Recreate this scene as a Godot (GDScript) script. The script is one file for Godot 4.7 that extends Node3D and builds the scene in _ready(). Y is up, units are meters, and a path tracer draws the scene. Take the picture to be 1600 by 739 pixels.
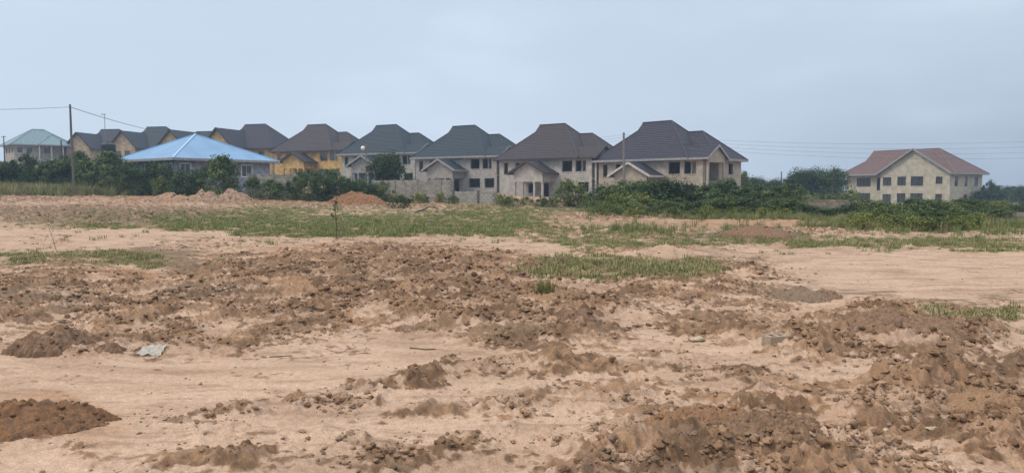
extends Node3D
# A cleared plot of churned sandy soil before a row of two-storey houses.
# Photograph pixels (1600 x 739) give directions; distances come from the ground or from usual sizes.

const F := 1180.0            # focal length in photograph pixels
const EYE_Y := 1.75
const PITCH := -0.06137      # radians, camera looks slightly down
const HX := 800.0
const HY := 369.5

var mats := {}
var names := {}
var rng := RandomNumberGenerator.new()

# ---------------------------------------------------------------- mesh builder
class MB:
	var v := PackedVector3Array()
	var n := PackedVector3Array()
	var c := PackedColorArray()
	var tint := Color(1, 1, 1)
	var colored := false
	func tri(a: Vector3, b: Vector3, d: Vector3, want: Vector3) -> void:
		var nn := (d - a).cross(b - a)
		if nn.length_squared() < 1e-14:
			return
		nn = nn.normalized()
		if nn.dot(want) < 0.0:
			nn = -nn
			v.append(a); v.append(d); v.append(b)
		else:
			v.append(a); v.append(b); v.append(d)
		for k in 3:
			n.append(nn)
			if colored: c.append(tint)
	func quad(a: Vector3, b: Vector3, d: Vector3, e: Vector3, want: Vector3) -> void:
		tri(a, b, d, want)
		tri(a, d, e, want)
	func poly(p: Array, want: Vector3) -> void:
		for k in range(1, p.size() - 1):
			tri(p[0], p[k], p[k + 1], want)
	func box(lo: Vector3, hi: Vector3, xf := Transform3D.IDENTITY) -> void:
		var p: Array[Vector3] = []
		for k in 8:
			p.append(xf * Vector3(hi.x if k & 1 else lo.x, hi.y if k & 2 else lo.y, hi.z if k & 4 else lo.z))
		var b := xf.basis
		quad(p[0], p[1], p[3], p[2], -b.z)
		quad(p[4], p[5], p[7], p[6], b.z)
		quad(p[0], p[2], p[6], p[4], -b.x)
		quad(p[1], p[3], p[7], p[5], b.x)
		quad(p[0], p[1], p[5], p[4], -b.y)
		quad(p[2], p[3], p[7], p[6], b.y)
	# a bar of rectangular section between two points
	func bar(a: Vector3, b: Vector3, w: float, h: float, up := Vector3.UP) -> void:
		var z := (b - a).normalized()
		var x := up.cross(z).normalized()
		var y := z.cross(x).normalized()
		box(Vector3(-w / 2, -h / 2, 0), Vector3(w / 2, h / 2, (b - a).length()), Transform3D(Basis(x, y, z), a))
	func tube(pts: Array, rad: Array, sides := 8, cap := true) -> void:
		var rings := []
		for k in pts.size():
			var t: Vector3
			if k == 0: t = pts[1] - pts[0]
			elif k == pts.size() - 1: t = pts[k] - pts[k - 1]
			else: t = pts[k + 1] - pts[k - 1]
			t = t.normalized()
			var r := Vector3.RIGHT if abs(t.x) < 0.8 else Vector3.UP
			var a := t.cross(r).normalized()
			var b := t.cross(a).normalized()
			var ring := []
			for s in sides:
				var an := TAU * s / sides
				ring.append([pts[k] + (a * cos(an) + b * sin(an)) * rad[k], a * cos(an) + b * sin(an)])
			rings.append(ring)
		for k in pts.size() - 1:
			for s in sides:
				var q := (s + 1) % sides
				smooth(rings[k][s], rings[k][q], rings[k + 1][q])
				smooth(rings[k][s], rings[k + 1][q], rings[k + 1][s])
		if cap:
			for s in range(1, sides - 1):
				tri(rings[0][0][0], rings[0][s][0], rings[0][s + 1][0], pts[0] - pts[1])
				var e: int = pts.size() - 1
				tri(rings[e][0][0], rings[e][s][0], rings[e][s + 1][0], pts[e] - pts[e - 1])
	func smooth(a: Array, b: Array, d: Array) -> void:
		var nn: Vector3 = (d[0] - a[0]).cross(b[0] - a[0])
		if nn.dot(a[1] + b[1] + d[1]) < 0.0:
			var t := b; b = d; d = t
		for q in [a, b, d]:
			v.append(q[0]); n.append(q[1])
			if colored: c.append(tint)
	# lathe round the y axis; prof is [radius, height] pairs
	func lathe(prof: Array, at: Vector3, sides := 14) -> void:
		for k in prof.size() - 1:
			for s in sides:
				var a0 := TAU * s / sides
				var a1 := TAU * (s + 1) / sides
				var p := at + Vector3(cos(a0) * prof[k][0], prof[k][1], sin(a0) * prof[k][0])
				var q := at + Vector3(cos(a1) * prof[k][0], prof[k][1], sin(a1) * prof[k][0])
				var r := at + Vector3(cos(a1) * prof[k + 1][0], prof[k + 1][1], sin(a1) * prof[k + 1][0])
				var t := at + Vector3(cos(a0) * prof[k + 1][0], prof[k + 1][1], sin(a0) * prof[k + 1][0])
				var w: Vector3 = Vector3(cos((a0 + a1) / 2), 0.0, sin((a0 + a1) / 2)) * (prof[k + 1][1] - prof[k][1]) + Vector3.UP * (prof[k][0] - prof[k + 1][0])
				quad(p, q, r, t, w)
	func mesh(m: Material = null) -> ArrayMesh:
		var arr := []
		arr.resize(Mesh.ARRAY_MAX)
		arr[Mesh.ARRAY_VERTEX] = v
		arr[Mesh.ARRAY_NORMAL] = n
		if colored: arr[Mesh.ARRAY_COLOR] = c
		var am := ArrayMesh.new()
		am.add_surface_from_arrays(Mesh.PRIMITIVE_TRIANGLES, arr)
		if m: am.surface_set_material(0, m)
		return am

# ---------------------------------------------------------------- naming and tagging
func numbered(called: String) -> String:
	var k: int = names.get(called, 0)
	names[called] = k + 1
	return called if k == 0 else "%s_%03d" % [called, k]

func tag(o: Node, label: String, category: String, group := "", kind := "") -> Node:
	o.set_meta("label", label)
	if category: o.set_meta("category", category)
	if group: o.set_meta("group", group)
	if kind: o.set_meta("kind", kind)
	return o

func thing(called: String, label: String, category: String, at: Vector3, turn := 0.0, group := "") -> Node3D:
	var o := Node3D.new()
	o.name = numbered(called)
	add_child(o)
	o.position = at
	o.rotation.y = turn
	tag(o, label, category, group)
	return o

func part(called: String, mb: MB, m: Material, parent: Node) -> MeshInstance3D:
	var o := MeshInstance3D.new()
	o.name = called if parent != self else numbered(called)
	o.mesh = mb.mesh(m)
	parent.add_child(o, true)
	return o

func piece(called: String, mesh: Mesh, xf: Transform3D, parent: Node) -> MeshInstance3D:
	var o := MeshInstance3D.new()
	o.name = called
	o.mesh = mesh
	o.transform = xf
	parent.add_child(o, true)
	return o

# ---------------------------------------------------------------- camera geometry
func ray(px: float, py: float) -> Vector3:        # direction through a photograph pixel, scaled so that it goes 1 m away
	var d := Vector3((px - HX) / F, -(py - HY) / F, -1.0).rotated(Vector3.RIGHT, PITCH)
	return d / -d.z
func at(px: float, py: float, dist: float) -> Vector3:
	return Vector3(0, EYE_Y, 0) + ray(px, py) * dist
func pixel(p: Vector3) -> Vector2:
	var q := (p - Vector3(0, EYE_Y, 0)).rotated(Vector3.RIGHT, -PITCH)
	return Vector2(HX + F * q.x / -q.z, HY - F * q.y / -q.z)
func on_ground(px: float, py: float) -> Vector3:  # where the ray through a pixel meets the land
	var r := ray(px, py)
	var lo := 2.0
	var hi := 400.0
	if r.y < -0.07:                               # lands on the level near part
		lo = EYE_Y / -r.y
		hi = lo
	else:
		var d0 := 24.0
		while d0 < 400.0:
			if EYE_Y + r.y * d0 <= land(r.x * d0, d0):
				hi = d0
				break
			lo = d0
			d0 *= 1.12
	for k in 9:
		var mid := (lo + hi) * 0.5
		if EYE_Y + r.y * mid <= land(r.x * mid, mid): hi = mid
		else: lo = mid
	var d := hi
	return Vector3(r.x * d, land(r.x * d, d), -d)

# ---------------------------------------------------------------- lie of the land (metres above the near plot)
const LX := [-400.0, -170.0, -110.0, -60.0, -20.0, 20.0, 60.0, 200.0]
const LD := [0.0, 25.0, 50.0, 80.0, 110.0, 150.0, 200.0, 300.0, 900.0]
const LH := [
	[0.0, 0.0, 0.0, 0.0, 0.0, 0.0, 0.0, 0.0],
	[0.0, 0.0, 0.0, 0.0, 0.0, 0.0, 0.0, 0.0],
	[1.0, 1.0, 0.8, 0.5, 0.1, 0.0, -0.6, -0.8],
	[2.5, 2.5, 2.1, 1.5, 0.45, -0.1, -1.2, -1.5],
	[5.0, 5.0, 4.4, 3.4, 1.3, 0.15, -1.4, -1.8],
	[8.0, 8.0, 7.0, 5.0, 2.7, 1.3, -1.4, -2.0],
	[10.5, 10.5, 8.4, 6.5, 4.0, 2.0, -1.2, -2.0],
	[11.0, 11.0, 9.0, 7.0, 4.6, 2.4, -1.0, -2.0],
	[11.0, 11.0, 9.0, 7.0, 4.6, 2.4, -1.0, -2.0]]
func land(x: float, d: float) -> float:
	if d <= 25.0: return 0.0
	var i := 0
	while i < 6 and x > LX[i + 1]: i += 1
	var j := 0
	while j < 7 and d > LD[j + 1]: j += 1
	var u: float = clampf((x - LX[i]) / (LX[i + 1] - LX[i]), 0.0, 1.0)
	var w: float = clampf((d - LD[j]) / (LD[j + 1] - LD[j]), 0.0, 1.0)
	return lerpf(lerpf(LH[j][i], LH[j][i + 1], u), lerpf(LH[j + 1][i], LH[j + 1][i + 1], u), w)

# ---------------------------------------------------------------- materials
func noise(freq: float, octaves: int, sd: int, type := FastNoiseLite.TYPE_SIMPLEX_SMOOTH) -> FastNoiseLite:
	var f := FastNoiseLite.new()
	f.noise_type = type
	f.seed = sd
	f.frequency = freq
	f.fractal_type = FastNoiseLite.FRACTAL_FBM if octaves > 1 else FastNoiseLite.FRACTAL_NONE
	f.fractal_octaves = octaves
	return f

func grain_image(size: int, freq: float, octaves: int, sd: int, lo: float, hi: float, contrast := 1.0) -> Image:
	var g := noise(freq, octaves, sd).get_seamless_image(size, size)
	g.convert(Image.FORMAT_RGB8)
	var data := g.get_data()
	for k in data.size():
		var t := clampf((data[k] / 255.0 - 0.5) * contrast + 0.5, 0.0, 1.0)
		data[k] = int(255.0 * lerpf(lo, hi, t))
	return Image.create_from_data(size, size, false, Image.FORMAT_RGB8, data)

var tex_fine: Texture2D
var tex_blotch: Texture2D
var tex_bump: Texture2D
var tex_stain: Texture2D
func make_textures() -> void:
	tex_fine = ImageTexture.create_from_image(grain_image(512, 0.11, 4, 11, 0.80, 1.0, 1.4))
	tex_blotch = ImageTexture.create_from_image(grain_image(512, 0.012, 5, 12, 0.82, 1.0, 1.6))
	tex_stain = ImageTexture.create_from_image(grain_image(512, 0.012, 6, 14, 0.88, 1.0, 1.7))
	tex_bump = ImageTexture.create_from_image(grain_image(512, 0.11, 4, 13, 0.0, 1.0, 1.3))

# base colours below are linear, as measured reflectances
func mat(called: String, c: Color, rough := 0.9, tex: Texture2D = null, scale := 0.5, bump := 0.0, spec := 0.4, metal := 0.0) -> StandardMaterial3D:
	if mats.has(called): return mats[called]
	var m := StandardMaterial3D.new()
	m.resource_name = called
	m.albedo_color = c.linear_to_srgb()
	m.roughness = rough
	m.metallic = metal
	m.metallic_specular = spec
	if tex:
		m.albedo_texture = tex
		m.uv1_triplanar = true
		m.uv1_world_triplanar = false
		m.uv1_scale = Vector3.ONE * scale
	if bump > 0.0:
		m.heightmap_enabled = true
		m.heightmap_texture = tex_bump
		m.heightmap_scale = bump
		m.uv1_triplanar = true
		m.uv1_scale = Vector3.ONE * scale
	mats[called] = m
	return m

func leaf_mat(called: String, c: Color, back := 0.35) -> StandardMaterial3D:
	if mats.has(called): return mats[called]
	var m := mat(called, c, 0.6, null, 1.0, 0.0, 0.25)
	m.vertex_color_use_as_albedo = true
	m.cull_mode = BaseMaterial3D.CULL_DISABLED
	m.backlight_enabled = true
	m.backlight = Color(back, back * 1.1, back * 0.5)
	return m

# ================================================================ the scene
func _ready() -> void:
	rng.seed = 20240611
	var cam := Camera3D.new()
	cam.name = "camera"
	cam.position = Vector3(0, EYE_Y, 0)
	cam.rotation.x = PITCH
	cam.fov = rad_to_deg(2.0 * atan(HY / F))
	cam.near = 0.1
	cam.far = 3000.0
	add_child(cam)
	cam.current = true
	sky_and_sun()
	make_textures()
	make_ground()
	print("ground ", Time.get_ticks_msec())
	make_houses()
	print("houses ", Time.get_ticks_msec())
	make_walls()
	make_poles()
	make_shrubs()
	print("shrubs ", Time.get_ticks_msec())
	make_grass()
	make_mounds()
	make_clods()
	make_debris()
	print("done ", Time.get_ticks_msec())

func sky_and_sun() -> void:
	var we := WorldEnvironment.new()
	we.name = "environment"
	var e := Environment.new()
	e.background_mode = Environment.BG_SKY
	e.tonemap_mode = Environment.TONE_MAPPER_LINEAR
	e.tonemap_exposure = 1.15
	e.sdfgi_enabled = true
	e.ssao_enabled = true
	e.ssil_enabled = true
	e.fog_enabled = true
	e.fog_density = 0.0007
	e.fog_light_color = Color(0.72, 0.82, 0.95)
	# a thin, even overcast: pale blue, brighter overhead and towards the veiled sun on the left
	var w := 768
	var h := 384
	var img := Image.create(w, h, false, Image.FORMAT_RGBF)
	var cl := noise(1.6, 5, 71)
	var cl2 := noise(4.0, 4, 72)
	for j in h:
		var el := (0.5 - (j + 0.5) / h) * PI
		var up := sin(el)
		for i in w:
			var az := (i + 0.5) / w * TAU
			var dir := Vector3(sin(az) * cos(el), up, -cos(az) * cos(el))
			var t := clampf(up, 0.0, 1.0)
			var sunny := 0.5 + 0.5 * dir.dot(Vector3(-0.92, 0.15, -0.12).normalized())
			var low_air := Color(0.300, 0.365, 0.450).lerp(Color(0.56, 0.655, 0.765), smoothstep(0.15, 0.62, sunny))
			var col := low_air.lerp(Color(0.53, 0.63, 0.755) * lerpf(0.86, 1.06, sunny), smoothstep(0.0, 0.20, t))
			col = col.lerp(Color(1.42, 1.44, 1.46), smoothstep(0.25, 0.95, t))
			var q := Vector3(dir.x, dir.y * 2.6, dir.z)
			var n := cl.get_noise_3d(q.x, q.y, q.z) + 0.35 * cl2.get_noise_3d(q.x, q.y * 1.3, q.z)
			var puff := smoothstep(0.05, 0.55, n)
			col = col.lerp(Color(0.60, 0.69, 0.79) * (1.0 + 0.9 * t), 0.26 * puff)
			col = col * (1.0 + 0.05 * n)
			if up < 0.0: col = Color(0.42, 0.40, 0.36)
			img.set_pixel(i, j, col)
	var pm := PanoramaSkyMaterial.new()
	pm.panorama = ImageTexture.create_from_image(img)
	var sky := Sky.new()
	sky.sky_material = pm
	e.sky = sky
	we.environment = e
	add_child(we)
	var sun := DirectionalLight3D.new()
	sun.name = "sun"
	sun.light_energy = 0.5
	sun.light_angular_distance = 14.0
	sun.light_color = Color(1.0, 0.94, 0.86)
	sun.shadow_enabled = true
	add_child(sun)
	sun.look_at_from_position(Vector3.ZERO, Vector3(0.75, -1.0, -0.22), Vector3.UP)

# ================================================================ ground
const GR := 900
const GC := 860
const D0 := 2.7
const D1 := 125.0
const KR := 220
const KC := 220
var gh := PackedFloat32Array()        # heights of the fine sheet
var gc := PackedColorArray()          # its soil colours
var k_sand := PackedFloat32Array()
var k_clod := PackedFloat32Array()
var k_grass := PackedFloat32Array()
var k_dark := PackedFloat32Array()
var k_red := PackedFloat32Array()
var k_up := PackedFloat32Array()

func half_width(d: float) -> float:
	return 0.80 * d + 1.6
func row_d(t: float) -> float:
	return D0 * pow(D1 / D0, t)
func d_row(d: float) -> float:
	return log(d / D0) / log(D1 / D0)

# what lies where: ellipses read off the photograph [x, y, rx, ry, channel, strength] (s sand, c churned, g grass, d dark humus, r red, u raised metres)
const PATCHES := [
	# pale sand
	[90, 372, 330, 13, "s", 1.0], [420, 385, 190, 9, "s", 0.8], [180, 318, 120, 7, "s", 0.9], [330, 322, 120, 6, "s", 0.5], [560, 366, 70, 5, "s", 0.7],
	[1400, 428, 260, 32, "s", 1.1], [1560, 400, 160, 14, "s", 0.8], [1180, 395, 90, 9, "s", 0.6], [860, 385, 110, 10, "s", 0.7], [700, 383, 120, 8, "s", 0.5],
	[250, 585, 430, 30, "s", 1.0], [620, 575, 330, 24, "s", 0.9], [330, 655, 400, 40, "s", 0.8], [700, 680, 260, 50, "s", 0.7], [880, 660, 110, 38, "s", 0.9], [1130, 565, 170, 15, "s", 0.8], [1320, 590, 140, 18, "s", 0.8], [1500, 555, 150, 16, "s", 0.6],
	[1280, 360, 420, 9, "s", 0.7], [1500, 370, 160, 7, "s", 0.7], [1000, 352, 160, 6, "s", 0.7], [860, 515, 160, 10, "s", 0.5], [1010, 505, 120, 12, "s", 0.7], [1150, 480, 70, 14, "s", 0.7], [300, 470, 150, 14, "s", 0.5], [220, 500, 140, 12, "s", 0.6], [60, 600, 120, 14, "s", 0.6], [1420, 480, 150, 18, "s", 0.6], [1300, 640, 60, 26, "s", 0.5], [430, 320, 90, 6, "s", 0.5], [590, 340, 40, 4, "s", 0.4], [760, 312, 40, 6, "s", 0.5], [60, 545, 90, 10, "s", 0.5], [1330, 700, 60, 14, "s", 0.4],
	# churned clods
	[600, 440, 320, 55, "c", 0.95], [460, 480, 240, 45, "c", 0.8], [760, 480, 220, 50, "c", 0.95], [150, 470, 240, 42, "c", 0.85], [300, 520, 260, 22, "c", 0.6], [820, 515, 220, 26, "c", 0.8], [1100, 450, 170, 45, "c", 0.75], [1130, 510, 160, 30, "c", 0.7], [1380, 535, 200, 45, "c", 0.9], [1010, 590, 150, 40, "c", 0.55], [1180, 620, 150, 35, "c", 0.55],
	[1090, 690, 200, 55, "c", 1.0], [1240, 700, 170, 50, "c", 1.0], [1480, 640, 190, 50, "c", 0.95], [1430, 710, 190, 50, "c", 0.8], [1570, 690, 120, 70, "c", 0.9], [1540, 580, 100, 30, "c", 0.7], [1450, 490, 180, 24, "c", 0.45],
	[490, 620, 85, 13, "c", 0.90], [630, 598, 90, 13, "c", 0.95], [740, 580, 90, 13, "c", 0.90], [860, 572, 110, 18, "c", 0.90], [680, 640, 120, 14, "c", 0.60], [780, 640, 60, 22, "c", 0.83], [580, 710, 70, 20, "c", 0.90], [500, 685, 50, 16, "c", 0.75], [430, 690, 40, 14, "c", 0.68], [850, 700, 60, 16, "c", 0.75], [330, 635, 60, 9, "c", 0.75], [720, 690, 60, 16, "c", 0.68], [330, 715, 70, 12, "c", 0.60], [110, 720, 80, 14, "c", 0.52], [80, 540, 110, 25, "c", 0.5], [230, 690, 60, 9, "c", 0.3],
	[330, 305, 120, 8, "c", 0.4], [900, 340, 150, 9, "c", 0.5], [1200, 365, 160, 10, "c", 0.6], [1400, 380, 260, 8, "c", 0.45], [1080, 375, 140, 8, "c", 0.5], [150, 335, 240, 14, "c", 0.75], [60, 312, 140, 6, "c", 0.7], [330, 314, 200, 6, "c", 0.8], [500, 320, 180, 8, "c", 0.9], [720, 318, 140, 7, "c", 0.8], [1000, 390, 160, 9, "c", 0.5], [880, 365, 120, 8, "c", 0.5], [90, 375, 60, 6, "c", 0.5], [300, 384, 110, 8, "c", 0.55], [60, 420, 120, 16, "c", 0.5], [420, 375, 150, 8, "c", 0.4], [560, 325, 130, 8, "c", 0.35],
	[650, 670, 460, 75, "c", 0.34], [980, 600, 260, 60, "c", 0.42], [1300, 610, 200, 50, "c", 0.40], [200, 690, 260, 50, "c", 0.26],
	# grass cover
	[300, 350, 90, 14, "g", 0.8], [420, 345, 130, 20, "g", 0.95], [560, 352, 150, 18, "g", 0.95], [700, 350, 130, 20, "g", 1.0], [790, 338, 60, 10, "g", 0.6], [150, 345, 180, 14, "g", 0.5], [60, 335, 120, 10, "g", 0.4], [480, 325, 200, 8, "g", 0.5], [1000, 385, 120, 8, "g", 0.6], [1250, 372, 160, 8, "g", 0.5], [1480, 372, 160, 7, "g", 0.5], [80, 405, 130, 14, "g", 0.6], [190, 412, 90, 9, "g", 0.6], [960, 420, 150, 20, "g", 0.9], [1060, 425, 60, 14, "g", 0.8], [880, 405, 60, 10, "g", 0.6], [960, 370, 150, 11, "g", 0.5], [1180, 378, 100, 7, "g", 0.4], [1400, 384, 220, 6, "g", 0.6], [1560, 392, 90, 6, "g", 0.5], [1490, 512, 48, 15, "g", 0.8], [1580, 500, 40, 9, "g", 0.7], [600, 330, 120, 10, "g", 0.5], [40, 395, 60, 6, "g", 0.5], [400, 384, 40, 5, "g", 0.35], [860, 345, 60, 8, "g", 0.5],
	[120, 302, 240, 5, "g", 1.0], [1250, 340, 200, 6, "g", 0.9], [1480, 356, 180, 6, "g", 0.9], [1000, 331, 160, 4, "g", 0.8], [800, 325, 130, 7, "g", 0.7], [300, 302, 100, 4, "g", 0.5],
	# dark humus and uprooted dry plants
	[200, 340, 260, 15, "d", 0.75], [80, 330, 120, 10, "d", 0.6], [240, 402, 110, 16, "d", 0.9], [120, 405, 140, 12, "d", 0.5], [60, 470, 90, 18, "d", 0.7], [330, 470, 90, 18, "d", 0.5], [560, 430, 70, 40, "d", 0.4], [1180, 372, 120, 10, "d", 0.7], [1330, 376, 120, 6, "d", 0.5], [1480, 380, 60, 5, "d", 0.7], [1060, 385, 80, 7, "d", 0.5], [1250, 455, 60, 16, "d", 0.6], [1390, 460, 50, 8, "d", 0.6], [1530, 475, 80, 12, "d", 0.6], [820, 520, 160, 18, "d", 0.5], [1130, 405, 60, 10, "d", 0.5], [540, 690, 60, 14, "d", 0.5], [90, 415, 100, 8, "d", 0.5], [700, 440, 120, 25, "d", 0.25], [460, 318, 30, 4, "d", 0.6],
	[120, 322, 240, 8, "d", 0.45], [420, 330, 200, 6, "d", 0.5], [700, 328, 160, 6, "d", 0.4], [960, 352, 160, 8, "d", 0.45], [1450, 372, 200, 6, "d", 0.5], [560, 378, 120, 6, "d", 0.35], [300, 375, 120, 7, "d", 0.35], [1040, 362, 120, 7, "d", 0.5], [400, 430, 120, 14, "d", 0.35], [950, 470, 90, 18, "d", 0.3], [1330, 395, 120, 5, "d", 0.3],
	# red subsoil
	[1300, 352, 330, 7, "r", 0.7], [400, 315, 300, 8, "r", 0.3], [250, 432, 110, 7, "r", 0.5], [90, 655, 130, 40, "r", 0.5], [960, 348, 180, 6, "r", 0.5], [1560, 690, 100, 60, "r", 0.35], [470, 390, 120, 7, "r", 0.35], [330, 308, 100, 8, "r", 0.4], [730, 320, 40, 5, "r", 0.6], [1250, 640, 120, 40, "r", 0.25],
	# raised ground
	[600, 440, 260, 40, "u", 0.18], [820, 500, 220, 22, "u", 0.22], [1380, 520, 180, 36, "u", 0.30], [80, 535, 90, 18, "u", 0.12], [260, 490, 140, 18, "u", 0.10], [1090, 440, 130, 22, "u", 0.12], [1030, 490, 90, 16, "u", 0.14], [250, 402, 90, 10, "u", 0.15], [1190, 366, 60, 5, "u", 0.35], [1030, 395, 70, 6, "u", 0.3]]
# banks and furrows pushed up by the digger: [pixel a, pixel b, half width m, height m]
const BANKS := [
	[840, 528, 1000, 505, 0.16, -0.07], [1000, 505, 1180, 472, 0.16, -0.07], [900, 545, 1080, 515, 0.14, -0.06], [0, 585, 420, 560, 0.10, -0.03], [420, 560, 900, 552, 0.10, -0.03], [0, 612, 460, 578, 0.10, -0.03], [1150, 440, 1600, 430, 0.22, -0.05], [1120, 455, 1600, 445, 0.22, -0.05],
	[1395, 610, 1640, 578, 0.36, 0.42], [1390, 672, 1640, 618, 0.28, -0.30], [1395, 650, 1330, 668, 0.25, 0.16],
	[890, 745, 1030, 705, 0.38, 0.14], [1030, 705, 1160, 672, 0.40, 0.12], [1160, 672, 1290, 700, 0.34, 0.15], [1220, 720, 1310, 745, 0.25, 0.18],
	[1470, 745, 1640, 652, 0.36, 0.30], [1260, 640, 1340, 655, 0.2, 0.12],
	[640, 512, 1000, 500, 0.55, 0.14], [420, 440, 760, 405, 0.6, 0.12], [0, 455, 300, 462, 0.7, 0.12], [1200, 560, 1500, 545, 0.4, 0.12], [330, 440, 620, 500, 0.7, 0.14], [600, 470, 860, 440, 0.6, 0.12]]

func control_maps() -> void:
	var total := KR * KC
	k_sand.resize(total); k_clod.resize(total); k_grass.resize(total); k_dark.resize(total); k_red.resize(total); k_up.resize(total)
	var w1 := noise(0.9, 4, 5)
	var w2 := noise(0.9, 4, 6)
	var banks := []
	for b in BANKS:
		var p := on_ground(b[0], b[1])
		var q := on_ground(b[2], b[3])
		banks.append([Vector2(p.x, -p.z), Vector2(q.x, -q.z), b[4], b[5]])
	for j in KR:
		var d := row_d(float(j) / (KR - 1))
		for i in KC:
			var x := (2.0 * i / (KC - 1) - 1.0) * half_width(d)
			# uneven outlines: shift by noise that scales with distance on the ground
			var s := 3.2 / d
			var nx := w1.get_noise_2d(x * s * 1.2, d * s * 0.5 + d * 0.12)
			var nd := w2.get_noise_2d(x * s * 1.2, d * s * 0.5 + d * 0.12)
			var pp := pixel(Vector3(x + nx * 0.075 * d, land(x, d), -d))
			var py := pp.y + nd * (2.0 + (pp.y - 297.0) * 0.10)
			var acc := {"s": 0.0, "c": 0.0, "g": 0.0, "d": 0.0, "r": 0.0, "u": 0.0}
			for f in PATCHES:
				var dy: float = (py - f[1]) / f[3]
				if dy > 1.5 or dy < -1.5: continue
				var dx: float = (pp.x - f[0]) / f[2]
				if dx > 1.5 or dx < -1.5: continue
				var r := dx * dx + dy * dy
				if r > 2.2: continue
				var fall := 1.0 - smoothstep(0.35, 1.9, r)
				acc[f[4]] = maxf(acc[f[4]], f[5] * fall)
			var up: float = acc["u"]
			var clod: float = acc["c"]
			if d < 30.0:
				var p2 := Vector2(x + nx * 0.12, d + nd * 0.12)
				for b in banks:
					var q := Geometry2D.get_closest_point_to_segment(p2, b[0], b[1])
					var dist: float = p2.distance_to(q) / b[2]
					if dist < 1.6:
						var k := exp(-dist * dist * 1.6)
						up += b[3] * k * 0.75
						if b[3] > 0.0: clod = maxf(clod, 0.7 * k)
			var o := j * KC + i
			k_sand[o] = acc["s"]; k_clod[o] = clod; k_grass[o] = acc["g"]; k_dark[o] = acc["d"]; k_red[o] = acc["r"]; k_up[o] = up

func sample(a: PackedFloat32Array, u: float, t: float) -> float:
	var fx := clampf(u, 0.0, 0.9999) * (KC - 1)
	var fy := clampf(t, 0.0, 0.9999) * (KR - 1)
	var i := int(fx)
	var j := int(fy)
	fx -= i
	fy -= j
	var o := j * KC + i
	return lerpf(lerpf(a[o], a[o + 1], fx), lerpf(a[o + KC], a[o + KC + 1], fx), fy)

func ground_y(x: float, d: float) -> float:
	if d <= D0 or d >= D1 or abs(x) > half_width(d): return land(x, d) - 0.1
	var fx := clampf((x / half_width(d) + 1.0) * 0.5, 0.0, 0.9999) * (GC - 1)
	var fy := clampf(d_row(d), 0.0, 0.9999) * (GR - 1)
	var i := int(fx)
	var j := int(fy)
	fx -= i
	fy -= j
	var o := j * GC + i
	return lerpf(lerpf(gh[o], gh[o + 1], fx), lerpf(gh[o + GC], gh[o + GC + 1], fx), fy)

func ground_color(x: float, d: float) -> Color:
	var i := int(clampf((x / half_width(d) + 1.0) * 0.5, 0.0, 0.9999) * (GC - 1))
	var j := int(clampf(d_row(d), 0.0, 0.9999) * (GR - 1))
	return gc[j * GC + i]

func cells(freq: float, sd: int, what: int) -> FastNoiseLite:
	var f := noise(freq, 1, sd, FastNoiseLite.TYPE_CELLULAR)
	f.cellular_return_type = what
	f.domain_warp_enabled = true
	f.domain_warp_amplitude = 0.9 / freq
	f.domain_warp_frequency = freq * 0.7
	return f

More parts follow.
